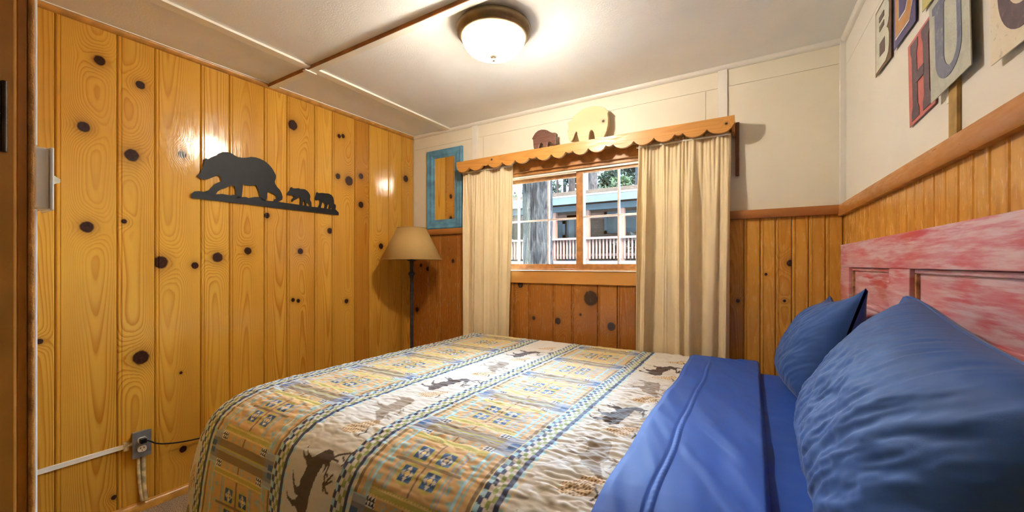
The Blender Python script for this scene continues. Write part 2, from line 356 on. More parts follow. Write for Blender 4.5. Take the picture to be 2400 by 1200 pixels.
# trims
def trimp(name, poly, fn, a0, a1, mat, label):
    q = MB(); n = len(poly); v = [fn(a0, y, x) for x, y in poly] + [fn(a1, y, x) for x, y in poly]
    q.raw(v, [tuple(range(n)), tuple(range(2 * n - 1, n - 1, -1))] + [(i, (i + 1) % n, n + (i + 1) % n, n + i) for i in range(n)])
    o = autosmooth(q.build(name, mat), 50); o['kind'] = S; o['label'] = label; o['category'] = 'trim'; o['par'] = [0., 2.3, 0.]; return o
qr = lambda r: [(0, 0)] + [(r * math.cos(a), -r * math.sin(a)) for a in np.linspace(0, math.pi / 2, 7)]
cr = [(x, H - .004 + y) for x, y in qr(.021)]
trimp('trim_1', cr, lambda a, b, d: lw(a, b, d), .003, 2.34, MOULD, 'brown quarter-round moulding along the top of the pine plank wall')
MB_ = MB(); MB_.prism([(.012, H - .004), (2.34, H - .004), (2.34, H), (.012, H)], lw, 0, .026); tag(MB_.build('trim_2', WHITE), 'thin white strip between the ceiling and the brown moulding', 'trim', kind=S)
cb = [(0, H)] + [(.022 * math.cos(a), H - .024 * math.sin(a)) for a in np.linspace(0, math.pi / 2, 7)]
trimp('trim_3', cb, lambda a, b, d: (a, -d - .003, b), .003, 2.887, CREAM2, 'cream cove moulding above the window wall')
trimp('trim_4', [(x * 1.1, z) for x, z in cb], rw, .022, 2.33, CREAM2, 'cream cove moulding above the headboard wall')
RP = [(0, 1.443), (.020, 1.443), (.024, 1.449), (.024, 1.482), (.020, 1.488), (0, 1.488)]
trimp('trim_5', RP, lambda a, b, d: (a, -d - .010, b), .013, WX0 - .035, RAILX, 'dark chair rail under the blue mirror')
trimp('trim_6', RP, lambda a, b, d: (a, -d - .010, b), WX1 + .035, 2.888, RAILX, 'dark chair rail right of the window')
trimp('trim_7', [(x, z + (-.010 if z < 1.46 else 0)) for x, z in RP], lambda a, b, d: rw(a, b, d + .010), .012, 2.33, RAILY, 'golden brown chair rail above the red headboard')
bs = [(0, 0), (.022, 0), (.022, .018), (.014, .034), (.004, .042), (0, .042)]
trimp('baseboard_left', bs, lw, .03, 2.33, plain('base_wood', (.55, .29, .06), .25, .2, 20), 'varnished base moulding under the pine plank wall')
trimp('baseboard_back', bs, lambda a, b, d: (a, -d, b), .03, 2.87, MOULD, 'base moulding under the window wall')
MB_ = MB(); MB_.box((.376, -2.33, H - .012), (.428, -.002, H), .002); tag(MB_.build('trim_8', WHITE), 'white ceiling batten running towards the window wall', 'trim', kind=S)
bt = MB().box((-.02, -1.170, H - .020), (2.92, -1.164 - .042, H), 0).build('trim_9', WHITE); tag(bt, 'ceiling batten with a bare brown side and painted underside', 'trim', kind=S)
MB().box((-.02, -1.2095, H - .0195), (2.92, -1.2062, H - .0005)).build('bare_edge', plain('bare_edge_wood', (.30, .125, .035), .5, .25, 12), bt)
MB_ = MB(); MB_.box((.372, -1.222, H - .0255), (.400, -1.155, H - .0195), .001); MB_.build('cover_strip', WHITE, bt)

# window ---------------------------------------------------------------
win = MB(); fz0, fz1 = WZ0, WZ1
for a, b in (((WX0, -.004, fz0), (WX0 + .035, .11, fz1)), ((WX1 - .035, -.004, fz0), (WX1, .11, fz1)), ((WX0, -.004, fz1 - .035), (WX1, .11, fz1)), ((WX0, -.006, fz0), (WX1, .13, fz0 + .018))): win.box(a, b, .002)
wo = win.build('window_1', SASHW); tag(wo, 'sliding two-sash window with small panes between cream curtains', 'window', kind=S)
MB().box((WX0 - .03, -.024, 1.064), (WX1 + .03, -.0125, 1.150), .002).build('apron', VALW, wo)['par'] = [.0, 3.1, .05]
MB().box((WX0 - .03, -.030, 1.150), (WX1 + .03, 0, 1.157), .002).build('sill', plain('sill_paint', (.75, .66, .58), .3, .1, 8), wo)
MB().box((WX0 - .03, -.024, WZ1 - .012), (WX1 + .03, -.002, WZ1 + .06), .002).build('head_casing', SASHW, wo)
for x0 in (WX0 - .06, WX1 + .0): MB().box((x0, -.022, 1.157), (x0 + .06, -.001, WZ1 - .012), .002).build('side_casing', SASHW, wo)
MB().box((WX0 + .035, .005, 1.827), (WX1 - .035, .03, 1.838)).build('track', plain('track_paint', (.72, .66, .58), .35, .1, 9), wo)
def sash(x0, x1, y, z0, z1, mun, zm, st, nm):
    s = MB(); t_ = .024
    s.box((x0, y, z0), (x0 + st[0], y + t_, z1), .0015); s.box((x1 - st[1], y, z0), (x1, y + t_, z1), .0015)
    s.box((x0 + st[0], y, z0), (x1 - st[1], y + t_, z0 + .032), .0015); s.box((x0 + st[0], y, z1 - .028), (x1 - st[1], y + t_, z1), .0015)
    so = s.build('sash', SASHW, wo)
    g = MB(); pale = plain('muntin_paint', (.62, .53, .46), .4, .12, 10)
    xs = [x0 + st[0]] + mun + [x1 - st[1]]
    for x in mun: MB().box((x - .0065, y + .003, z0 + .032), (x + .0065, y + t_ - .003, z1 - .028), .0012).build('muntin', pale, so)
    MB().box((x0 + st[0], y + .0035, zm - .006), (x1 - st[1], y + t_ - .0035, zm + .006), .0012).build('muntin', pale, so)
    for i in range(len(xs) - 1):
        for a, b in ((z0 + .032, zm), (zm, z1 - .028)):
            MB().box((xs[i], y + .010, a), (xs[i + 1], y + .013, b)).build('pane', GLASS, so)
    for x in (x0 + st[0], x1 - st[1] - .005): MB().box((x, y - .001, z0 + .032), (x + .005, y + .004, z1 - .028)).build('glazing_bead', pale, so)
    return so
sash(WX0 + .035, 1.54, .055, 1.168, 1.828, [1.018, 1.265], 1.516, (.035, .04), 'left')
sash(1.494, WX1 - .035, .022, 1.168, 1.840, [1.782, 2.02], 1.516, (.047, .035), 'right')
MB().box((1.500, .019, 1.45), (1.512, .022, 1.53)).build('sash_pull', MOULD, wo)

# ceiling light -----------------------------------------------------------
LX, LY = 1.495, -.985
cl = thing('ceiling_light', 'flush ceiling light with bronze rim and ribbed frosted bowl', 'light', (LX, LY, H))
autosmooth(MB().lathe([(0, 0), (.150, 0), (.152, -.006), (.168, -.012), (.174, -.024), (.172, -.036), (.163, -.046), (.160, -.048), (.158, -.056), (.148, -.062), (.142, -.060), (.142, -.03), (0, -.028)], (LX, LY, H - .0005), 96).build('rim', BRONZE, cl), 60)
pf = [(.146, -.060)]
for k in range(0, 15): a = k / 14 * math.pi / 2; pf.append((.143 * math.cos(a) ** .8 if k < 14 else .004, -.064 - .078 * math.sin(a)))
MB().lathe(pf, (LX, LY, H), 240, lambda i, j: (.006 if i % 4 < 2 else -.006) * (1 if 2 <= j <= 13 else 0)).build('bowl', BOWL, cl, True)
MB().lathe([(0, -.136), (.018, -.139), (.019, -.145), (.012, -.150), (.006, -.153), (.0075, -.158), (.0075, -.163), (.004, -.167), (0, -.168)], (LX, LY, H), 32).build('finial', plain('brushed_nickel', (.45, .40, .30), .35, .1, 20, metal=.7), cl, True)
for i, a in enumerate((.9, .9 + math.pi)):
    L = bpy.data.lights.new('bulb', 'POINT'); L.energy = LAMP_W / 2; L.color = LAMP_COL; L.shadow_soft_size = .03
    lo = bpy.data.objects.new('bulb', L); COL.objects.link(lo); lo.location = (LX + .055 * math.cos(a), LY + .055 * math.sin(a), H - .085)
    lo.parent = cl; lo.matrix_parent_inverse = cl.matrix_basis.inverted()
#PART2
# ================================================================ WINDOW DRESSING
CUSP = [0.58, 0.702, 0.826, 0.873, 0.995, 1.101, 1.213, 1.268, 1.38, 1.483, 1.531, 1.637, 1.749, 1.794, 1.917, 2.031, 2.144, 2.186, 2.306, 2.438]
poly = [(.58, 1.978)]
for a, b in zip(CUSP[:-1], CUSP[1:]):
    wd = b - a; dp = .031 if wd > .08 else .004
    for k in range(0, 9):
        q = k / 8; z = 1.926 - dp * (1 - (2 * q - 1) ** 2) ** .75 - (.0 if wd > .08 else .004 * math.sin(math.pi * q))
        if a == CUSP[0] and q < .5: z = 1.926 - dp + .050 * (1 - 2 * q) ** 3
        if b == CUSP[-1] and q > .5: z = 1.926 - dp + .045 * (2 * q - 1) ** 3
        poly.append((a + wd * q + (1e-4 if k == 0 else 0), z))
poly.append((2.438, 1.978))
va = thing('window_valance', 'scalloped orange pine valance box above the window', 'valance', (1.51, 0, 1.9))
vb = MB(); vb.prism(poly, lambda a, b, d: (a, d, b), -.132, -.113); o = vb.build('front_board', VALW, va); o['par'] = [1.95, 1.4, .05]
o['ka'] = [1.955, .905, .006]; o['kb'] = [1.94, 2.40, .006]
o = MB().box((.585, -.1132, 1.962), (2.433, -.005, 1.978), .001).build('top_shelf', VALW, va); o['par'] = [2.0, 2.4, .1]
for x0 in (.585, 2.424): MB().box((x0, -.1132, 1.90), (x0 + .014, -.005, 1.9618)).build('end_board', SASHW, va)
for x0 in (.572, 2.4385): MB().box((x0, -.030, 1.680), (x0 + .018, -.0045, 1.970), .003).build('bracket', plain('bracket_wood', (.13, .045, .018), .3, .2, 20), va)
def curtain(label, x0, x1, xb0, xb1, ztop, zbot, nf, seed):
    n, m = 220, 120; Sx = np.linspace(0, 1, n)[:, None] * np.ones((1, m)); T = np.linspace(0, 1, m)[None, :] * np.ones((n, 1))
    rs = np.random.RandomState(seed); ph = rs.rand(6) * 6.28
    warp = Sx + .035 * np.sin(2 * np.pi * Sx * 2 + ph[0]) + .018 * np.sin(2 * np.pi * Sx * 5 + ph[1])
    am = .35 + .65 * sst(.25, .75, .5 + .5 * np.sin(2 * np.pi * Sx * 1.6 + ph[3])); drift = .05 * (T - .5) * np.sin(2 * np.pi * Sx * 1.3 + ph[4])
    ww = warp + drift; sn = np.sin(2 * np.pi * nf * ww + ph[2]); big = np.sign(sn) * np.abs(sn) ** .8 * am + .4 * np.sin(2 * np.pi * nf * .37 * ww + ph[3]) + .12 * np.sin(2 * np.pi * nf * 1.9 * ww + ph[4] + 2 * T)
    small = np.sin(2 * np.pi * nf * 2.6 * warp + ph[5]) + .5 * np.sin(2 * np.pi * nf * 4.1 * Sx)
    g = sst(.0, .30, T); A = .004 + .027 * g
    y = -.068 - A * big - .0055 * (1 - g * .9) * small
    xx = (x0 + (x1 - x0) * Sx) * (1 - T) + (xb0 + (xb1 - xb0) * Sx) * T + .006 * np.sin(2 * np.pi * nf * ww + ph[2] + 1.3) * g
    z = ztop - (ztop - zbot) * T - .006 * (1 - g) * np.abs(np.sin(2 * np.pi * nf * 2.6 * warp))
    z = z + .004 * np.sin(2 * np.pi * 9 * Sx + 1) * (T > .98)
    y = np.clip(y + .002 * fbm(Sx * 9, T * 5, seed, 2, 2), -.110, -.027)
    P = np.stack([xx, y, z], -1)
    root = thing('curtain', label, 'curtain', ((x0 + x1) / 2, -.06, zbot), 'cream curtains at the window')
    o = grid_mesh('panel', P, CURT, root); mo = o.modifiers.new('t', 'SOLIDIFY'); mo.thickness = .0025
    for e in (0, 1):   # stitched side hems
        Q = P[:7] if e == 0 else P[-7:]
        Q = Q.copy(); Q[..., 1] -= .0028; ho = grid_mesh('hem', Q, CURT, root); ho.modifiers.new('t', 'SOLIDIFY').thickness = .002
    rod = MB().tube([(x0 - .015, -.075, ztop - .025), (x1 + .0, -.075, ztop - .025)], .006).build('rod', WHITE, root, True)
curtain('narrow cream curtain left of the window, beside the blue mirror', .600, 1.045, .600, 1.015, 1.93, .30, 6, 3)
curtain('wide cream curtain right of the window, nearer the headboard', 1.935, 2.418, 1.915, 2.415, 1.925, .30, 6, 9)
# carved bears on the valance
BROWNB = [(1.23, 1.999), (1.221, 2.031), (1.218, 2.07), (1.209, 2.076), (1.218, 2.088), (1.233, 2.106), (1.256, 2.118), (1.282, 2.121), (1.308, 2.117), (1.328, 2.11), (1.347, 2.098), (1.366, 2.09), (1.379, 2.089), (1.39, 2.087), (1.392, 2.079), (1.39, 2.067), (1.391, 2.041), (1.392, 2.017), (1.376, 2.017), (1.36, 2.032), (1.344, 2.042), (1.333, 2.039), (1.328, 2.02), (1.325, 2.0), (1.299, 2.0), (1.295, 2.022), (1.292, 2.036), (1.281, 2.041), (1.271, 2.036), (1.264, 2.018), (1.263, 2.001)]
TANB = [(1.472, 2.138), (1.487, 2.144), (1.497, 2.145), (1.508, 2.159), (1.532, 2.177), (1.561, 2.192), (1.596, 2.202), (1.634, 2.206), (1.67, 2.201), (1.701, 2.194), (1.726, 2.181), (1.742, 2.164), (1.752, 2.155), (1.746, 2.147), (1.749, 2.116), (1.748, 2.082), (1.739, 2.046), (1.723, 2.016), (1.711, 2.002), (1.662, 2.002), (1.66, 2.027), (1.655, 2.052), (1.645, 2.066), (1.635, 2.068), (1.628, 2.057), (1.624, 2.033), (1.622, 2.003), (1.561, 2.002), (1.552, 2.026), (1.545, 2.052), (1.542, 2.071), (1.536, 2.075), (1.529, 2.066), (1.517, 2.038), (1.505, 2.024), (1.494, 2.026), (1.484, 2.04), (1.478, 2.069), (1.476, 2.087), (1.482, 2.108), (1.479, 2.128)]
def cutout(name, pl, fn, d0, d1, mat, bev=.004, parent=None):
    q = MB().prism(pl, fn, d0, d1).build(name, mat, parent)
    if bev: mo = q.modifiers.new('b', 'BEVEL'); mo.width = bev; mo.segments = 2; mo.limit_method = 'ANGLE'; mo.angle_limit = R(60)
    return q
tanw = pine('pale_bear_wood', (.62, .49, .28), (.52, .36, .17), (.4, .24, .1), axis='x', knots=1, gloss=.5, contrast=.5)
brw = pine('brown_bear_wood', (.16, .075, .05), (.09, .04, .028), (.06, .025, .02), axis='x', knots=0, gloss=.28)
o = tag(cutout('wooden_bear', [(x, max(z - .022, 1.9785) if z < 2.01 else z - .022 * (2.21 - z) / .21) for x, z in TANB], lambda a, b, d: (a, d, b), -.085, -.055, tanw), 'large pale pine cut-out bear standing on the valance', 'bear figure', 'wooden bears on the valance'); o['par'] = [2.02, 1.3, 0.]; o['ka'] = [2.095, 1.718, .008]
o = tag(cutout('wooden_bear', [(x, max(z - .022, 1.9785) if z < 2.01 else z - .022 * (2.13 - z) / .13) for x, z in BROWNB], lambda a, b, d: (a, d, b), -.085, -.050, brw, .003), 'small dark brown cut-out bear standing on the valance', 'bear figure', 'wooden bears on the valance'); o['par'] = [2.0, 4.3, 0.]

# mirror -------------------------------------------------------------------
mr = thing('wall_mirror', 'narrow mirror in a blue painted frame above the chair rail', 'mirror', (.36, -.004, 1.49))
def mpart(a0, a1, b0, b1, corner):
    pass
X0, X1, Z0, Z1 = .176, .546, 1.4895, 2.140; XI0, XI1, ZI0, ZI1 = .256, .468, 1.566, 2.074
prof = [(0, 0), (0, .022), (.10, .026), (.35, .020), (.62, .021), (.80, .014), (1, .012), (1, 0)]
def frame_side(p0, p1, i0, i1):
    v = []; 
    for t_, d in prof:
        for P_, I_ in ((p0, i0), (p1, i1)):
            v.append((P_[0] + (I_[0] - P_[0]) * t_, -.0045 - d, P_[1] + (I_[1] - P_[1]) * t_))
    n = len(prof); f = [(2 * i, 2 * i + 1, 2 * ((i + 1) % n) + 1, 2 * ((i + 1) % n)) for i in range(n)] + [tuple(range(0, 2 * n, 2)), tuple(range(1, 2 * n, 2))]
    MB().raw(v, f).build('frame_side', BLUEP, mr)
O4 = [(X0, Z0), (X1, Z0), (X1, Z1), (X0, Z1)]; I4 = [(XI0, ZI0), (XI1, ZI0), (XI1, ZI1), (XI0, ZI1)]
for i in range(4): frame_side(O4[i], O4[(i + 1) % 4], I4[i], I4[(i + 1) % 4])
MB().box((XI0 - .004, -.0145, ZI0 - .004), (XI1 + .004, -.0085, ZI1 + .004)).build('glass', MIRR, mr)

# bear wall art ---------------------------------------------------------------
BEAR = [(1.567, 1.67), (1.553, 1.687), (1.547, 1.706), (1.538, 1.734), (1.534, 1.753), (1.534, 1.768), (1.527, 1.773), (1.52, 1.77), (1.51, 1.775), (1.502, 1.784), (1.49, 1.792), (1.474, 1.802), (1.464, 1.815), (1.448, 1.826), (1.424, 1.831), (1.404, 1.829), (1.39, 1.821), (1.373, 1.815), (1.349, 1.816), (1.327, 1.822), (1.302, 1.832), (1.276, 1.835), (1.253, 1.832), (1.227, 1.824), (1.203, 1.809), (1.183, 1.788), (1.171, 1.769), (1.161, 1.75), (1.161, 1.733), (1.168, 1.711), (1.165, 1.695), (1.155, 1.68), (1.139, 1.665), (1.127, 1.646), (1.12, 1.622), (1.122, 1.604), (1.135, 1.596), (1.155, 1.585), (1.179, 1.582), (1.171, 1.6), (1.157, 1.604), (1.159, 1.62), (1.167, 1.629), (1.187, 1.637), (1.205, 1.643), (1.212, 1.629), (1.213, 1.604), (1.221, 1.578), (1.242, 1.575), (1.253, 1.598), (1.257, 1.626), (1.267, 1.653), (1.274, 1.669), (1.298, 1.663), (1.324, 1.661), (1.346, 1.662), (1.347, 1.64), (1.349, 1.616), (1.352, 1.586), (1.359, 1.576), (1.38, 1.576), (1.382, 1.6), (1.383, 1.623), (1.389, 1.641), (1.399, 1.647), (1.411, 1.643), (1.434, 1.626), (1.457, 1.615), (1.474, 1.599), (1.48, 1.587), (1.502, 1.578), (1.537, 1.584), (1.53, 1.594), (1.512, 1.602), (1.499, 1.619), (1.486, 1.64), (1.47, 1.652), (1.455, 1.66), (1.456, 1.675), (1.461, 1.686), (1.469, 1.691), (1.483, 1.684), (1.502, 1.671), (1.518, 1.661), (1.537, 1.656), (1.552, 1.658)]
BASE = [(1.592, 1.57), (1.579, 1.585), (1.558, 1.59), (1.534, 1.59), (1.477, 1.585), (1.451, 1.591), (1.411, 1.589), (1.39, 1.596), (1.352, 1.588), (1.331, 1.591), (1.316, 1.587), (1.283, 1.598), (1.253, 1.602), (1.219, 1.585), (1.179, 1.587), (1.155, 1.587), (1.127, 1.587), (1.015, 1.586), (0.923, 1.584), (0.826, 1.584), (0.774, 1.586), (0.754, 1.586), (0.73, 1.567), (0.73, 1.547), (0.923, 1.548), (1.102, 1.547), (1.261, 1.549), (1.438, 1.549), (1.552, 1.549), (1.592, 1.548)]
CUB1 = [(1.094, 1.647), (1.085, 1.661), (1.076, 1.671), (1.072, 1.687), (1.063, 1.694), (1.057, 1.687), (1.041, 1.688), (1.019, 1.693), (1.006, 1.69), (0.979, 1.693), (0.96, 1.685), (0.946, 1.669), (0.939, 1.652), (0.942, 1.629), (0.932, 1.612), (0.93, 1.581), (0.944, 1.579), (0.946, 1.597), (0.959, 1.61), (0.966, 1.599), (0.964, 1.583), (0.979, 1.584), (0.976, 1.598), (0.982, 1.621), (0.99, 1.605), (0.991, 1.584), (1.008, 1.585), (1.006, 1.629), (1.019, 1.637), (1.028, 1.622), (1.05, 1.61), (1.059, 1.598), (1.064, 1.601), (1.062, 1.617), (1.054, 1.624), (1.048, 1.634), (1.059, 1.643), (1.082, 1.639), (1.093, 1.639)]
CUB2 = [(0.908, 1.638), (0.905, 1.655), (0.899, 1.667), (0.897, 1.683), (0.887, 1.687), (0.882, 1.682), (0.86, 1.687), (0.831, 1.688), (0.805, 1.69), (0.785, 1.682), (0.772, 1.667), (0.767, 1.644), (0.767, 1.625), (0.754, 1.619), (0.751, 1.612), (0.756, 1.583), (0.777, 1.58), (0.78, 1.599), (0.793, 1.586), (0.808, 1.584), (0.803, 1.608), (0.805, 1.62), (0.815, 1.609), (0.823, 1.582), (0.841, 1.582), (0.833, 1.607), (0.838, 1.62), (0.85, 1.63), (0.858, 1.613), (0.865, 1.584), (0.885, 1.585), (0.873, 1.611), (0.87, 1.637), (0.885, 1.637), (0.902, 1.628)]
ba = thing('bear_wall_art', 'black metal silhouette of a bear and two cubs on the plank wall', 'wall art', lw(1.16, 1.55, .008))
for nm, pl in (('bear', BEAR), ('ground_strip', BASE), ('cub', CUB1), ('cub', CUB2)): MB().prism(pl, lw, .009, .011).build(nm, BLACKM, ba)
for s_, z_ in ((1.30, 1.75), (.85, 1.57)): MB().tube([lw(s_, z_, -.002), lw(s_, z_, .0095)], .006).build('standoff', IRON, ba)

# floor lamp -----------------------------------------------------------------
lx, ly = .278, -.30
fl_ = thing('floor_lamp', 'dark iron floor lamp with tan parchment cone shade in the corner', 'lamp', (lx, ly, 0))
autosmooth(MB().lathe([(0, 0), (.13, 0), (.135, .008), (.12, .020), (.05, .032), (.022, .045), (.0, .05)], (lx, ly, 0), 48).build('base', IRON, fl_), 50)
autosmooth(MB().lathe([(.0125, .04), (.0125, 1.09), (.0155, 1.10), (.0165, 1.108), (.0275, 1.122), (.0275, 1.126), (.0145, 1.142), (.0135, 1.15), (.0145, 1.205), (.017, 1.222), (.034, 1.226), (.034, 1.230), (.012, 1.234), (.010, 1.30), (0, 1.30)], (lx, ly, 0), 32).build('pole', IRON, fl_), 35)
sh = MB().lathe([(.228, 1.236), (.108, 1.476)], (lx, ly, 0), 72).build('shade', SHADE, fl_, True); sh.modifiers.new('t', 'SOLIDIFY').thickness = .002
for z_, r_ in ((1.2355, .2285), (1.4765, .1085)): MB().tube([(lx + r_ * math.cos(a), ly + r_ * math.sin(a), z_) for a in np.linspace(0, 2 * math.pi, 49)], .0022, 6, False).build('shade_rim', SHADE, fl_, True)
MB().tube([(lx, ly, 1.30), (lx, ly, 1.36)], .018).build('socket', IRON, fl_, True)
MB().tube([(lx + .1085, ly, 1.47), (lx, ly, 1.455), (lx - .1085, ly, 1.47)], .002, 6).build('spider', IRON, fl_, True)

# switch, raceway, outlet, cord ------------------------------------------------
BEIGE = plain('beige_plastic', (.86, .80, .62), .4, .05, 8)
sw = thing('light_switch', 'beige surface-mounted toggle switch box beside the door jamb', 'switch', (1.34, FY, 1.36))
MB().box((1.302, FY + .0002, 1.301), (1.376, FY + .0205, 1.417), .004).build('box', BEIGE, sw)
MB().box((1.300, FY + .0207, 1.299), (1.378, FY + .0262, 1.419), .002).build('plate', plain('pale_plate', (.88, .86, .78), .35, .05, 8), sw)
tg = MB(); tg.prism([(FY + .026, 1.350), (FY + .0355, 1.355), (FY + .0355, 1.361), (FY + .026, 1.368)], lambda a, b, d: (d, a, b), 1.355, 1.370); tg.build('toggle', BEIGE, sw)
rc = thing('cable_raceway', 'white vertical raceway running down behind the light switch', 'raceway', (1.36, FY, 0))
MB().box((1.355, FY + .0002, .02), (1.3735, FY + .0062, 1.300), .002).build('channel', WHITE, rc)
MB().box((1.355, FY + .0002, 1.4185), (1.3735, FY + .0062, 2.26), .002).build('channel', WHITE, rc)
rc2 = MB().prism([(1.852, .322), (2.335, .314), (2.335, .334), (1.852, .341)], lw, .0005, .011).build('cable_raceway', WHITE); tag(rc2, 'white horizontal raceway leading to the wall outlet', 'raceway')
ou = thing('wall_outlet', 'steel-plated duplex outlet low on the plank wall', 'outlet', lw(1.797, .26, 0))
STEEL = plain('brushed_steel', (.42, .46, .54), .32, .12, 30, metal=.75)
MB().prism([(1.770, .279), (1.824, .279), (1.824, .386), (1.770, .386)], lw, 0, .036).build('box', plain('box_metal', (.30, .27, .22), .5, .2, 30, metal=.5), ou)
pl_ = MB().prism([(1.762, .271), (1.832, .271), (1.832, .394), (1.762, .394)], lw, .0362, .040).build('plate', STEEL, ou)
IV = plain('outlet_ivory', (.80, .76, .66), .4, .05, 10)
for zc in (.352, .310):
    cpl = [(1.797 + .0172 * math.cos(a), zc + max(-.0135, min(.0135, .0172 * math.sin(a)))) for a in np.linspace(0, 2 * math.pi, 25)[:-1]]
    fo = MB().prism(cpl, lw, .0395, .043).build('receptacle', IV, ou)
    for ds in (-.006, .006): MB().prism([(1.797 + ds - .0011, zc), (1.797 + ds + .0011, zc), (1.797 + ds + .0011, zc + .008), (1.797 + ds - .0011, zc + .008)], lw, .0428, .0434).build('slot', BLACKM, fo)
    MB().prism([(1.797 + .0022 * math.cos(a), zc - .007 + .0022 * math.sin(a)) for a in np.linspace(0, 6.283, 9)[:-1]], lw, .0428, .0434).build('slot', BLACKM, fo)
cd = thing('conduit', 'two old yellowed cables running from the outlet down to the floor', 'cable', lw(1.797, .03, 0))
OLD = plain('aged_white_cable', (.66, .58, .36), .5, .35, 40)
MB().tube([lw(1.803, .272, .012), lw(1.802, .20, .010), lw(1.798, .12, .009), lw(1.793, .05, .026)], .0065).build('cable', OLD, cd, True)
MB().tube([lw(1.786, .272, .012), lw(1.784, .20, .010), lw(1.782, .12, .009), lw(1.780, .05, .026)], .0085).build('cable', OLD, cd, True)
fit = MB().box((0, 0, 0), (.001, .001, .001)); fit = MB().prism([(1.838, .312), (1.855, .312), (1.855, .352), (1.838, .352)], lw, .0005, .018); fit.tube([lw(1.826, .335, .012), lw(1.853, .332, .009)], .009); fit.build('connector', OLD, ou)
pg = thing('power_cord', 'black plug and cord leading from the outlet behind the bed', 'cord', lw(1.797, .30, .04))
MB().prism([(1.787, .342), (1.808, .342), (1.808, .362), (1.787, .362)], lw, .0432, .068).build('plug', BLACKM, pg)
pts = [lw(1.790, .352, .062), lw(1.775, .345, .068), lw(1.755, .325, .062), lw(1.72, .305, .05), lw(1.66, .285, .035), lw(1.60, .272, .025), lw(1.50, .262, .02), lw(1.35, .23, .02), lw(1.1, .12, .03), lw(.8, .05, .05), lw(.45, .012, .15)]
P_ = []
for i in range(len(pts) - 1):
    for k in range(4): P_.append(tuple(np.array(pts[i]) + (np.array(pts[i + 1]) - np.array(pts[i])) * k / 4))
for _ in range(3): P_ = [P_[0]] + [tuple((np.array(P_[i - 1]) + np.array(P_[i]) * 2 + np.array(P_[i + 1])) / 4) for i in range(1, len(P_) - 1)] + [P_[-1]]
MB().tube(P_, .0034, 8).build('cord', BLACKM, pg, True)

# ================================================================ BED
bed = thing('bed', 'bed frame with mattress under the patchwork quilt', 'bed', (1.83, -1.03, 0))
MB().box((.86, -1.80, .14), (2.83, -.26, .36), .02).build('box_spring', plain('ticking', (.6, .57, .5), .9, .05, 10), bed)
ma = MB().box((.86, -1.80, .361), (2.835, -.26, .600), .05).build('mattress', plain('mattress_cloth', (.7, .68, .62), .9, .05, 10), bed)
for x_, y_ in ((.95, -1.72), (.95, -.34), (2.75, -1.72), (2.75, -.34)): MB().tube([(x_, y_, 0), (x_, y_, .141)], .025).build('leg', IRON, bed)
gx = np.linspace(.86, 2.838, 160); gy = np.linspace(-1.80, -.26, 130); GX, GY = np.meshgrid(gx, gy, indexing='ij')
e_ = np.minimum(np.minimum((GY + 1.80) * .5, -.26 - GY), np.minimum(GX - .86, 2.838 - GX)); GZ = .692 - .09 * (1 - np.clip(e_ / .09, 0, 1)) ** 2 + .002 * fbm(GX, GY, 3, 14, 14)
grid_mesh('fitted_sheet', np.stack([GX, GY, GZ], -1), BLUE, bed)

NEARP = np.array([(0, .712), (.05, .711), (.10, .706), (.146, .696), (.195, .676), (.228, .650), (.248, .618), (.262, .572), (.270, .523), (.276, .476), (.286, .35), (.298, .20), (.31, .06)])
FOOTP = np.array([(0, .712), (.025, .709), (.055, .695), (.078, .668), (.090, .63), (.098, .57), (.108, .48), (.12, .35), (.135, .20), (.15, .06)])
FARP = np.array([(0, .712), (.012, .705), (.020, .69), (.024, .66), (.028, .60), (.035, .40)])
def prof(P_, d):
    L_ = np.concatenate([[0], np.cumsum(np.hypot(np.diff(P_[:, 0]), np.diff(P_[:, 1])))])
    return np.interp(d, L_, P_[:, 0]), np.interp(d, L_, P_[:, 1])
XF, YN, YF = .835, -1.60, -.222
def drape(U, V):
    eu = np.clip(XF - U, 0, None); ev = np.clip(YN - V, 0, None); ef = np.clip(V - YF, 0, None)
    d = np.hypot(eu, ev); phi = np.arctan2(ev, eu + 1e-9)
    hf, zf = prof(FOOTP, d); hn, zn = prof(NEARP, d); wv = np.sin(phi) ** 2
    z = zf * (1 - wv) + zn * wv
    pl = 1 + .35 * np.sin(phi * 6.0) * np.sin(2 * phi) * sst(.15, .5, d)
    x = np.where(eu > 0, XF - hf * np.cos(phi) * pl, U); y = np.where(ev > 0, YN - hn * np.sin(phi) * (1 + (pl - 1) * .5), V)
    h2, z2 = prof(FARP, ef); y = np.where(ef > 0, YF + h2, y); z = np.where(ef > 0, np.minimum(z2, z), z)
    top = sst(.0, .25, np.minimum(U - .80, 9)) * (d <= 0)
    z = z - .008 * sst(-.7, .1, -np.abs(V + 1.0)) * 0 - .006 * sst(-1.5, -.4, V) * (1 - sst(0, .02, ef)) 
    # gentle swell of the drop
    y = y - .012 * np.sin(U * 9.0) * sst(.25, .6, ev)
    return np.stack([x, y, z], -1)
def normals(P_):
    a = np.gradient(P_, axis=0); b = np.gradient(P_, axis=1); n = np.cross(a, b); return n / (np.linalg.norm(n, axis=-1, keepdims=True) + 1e-12)

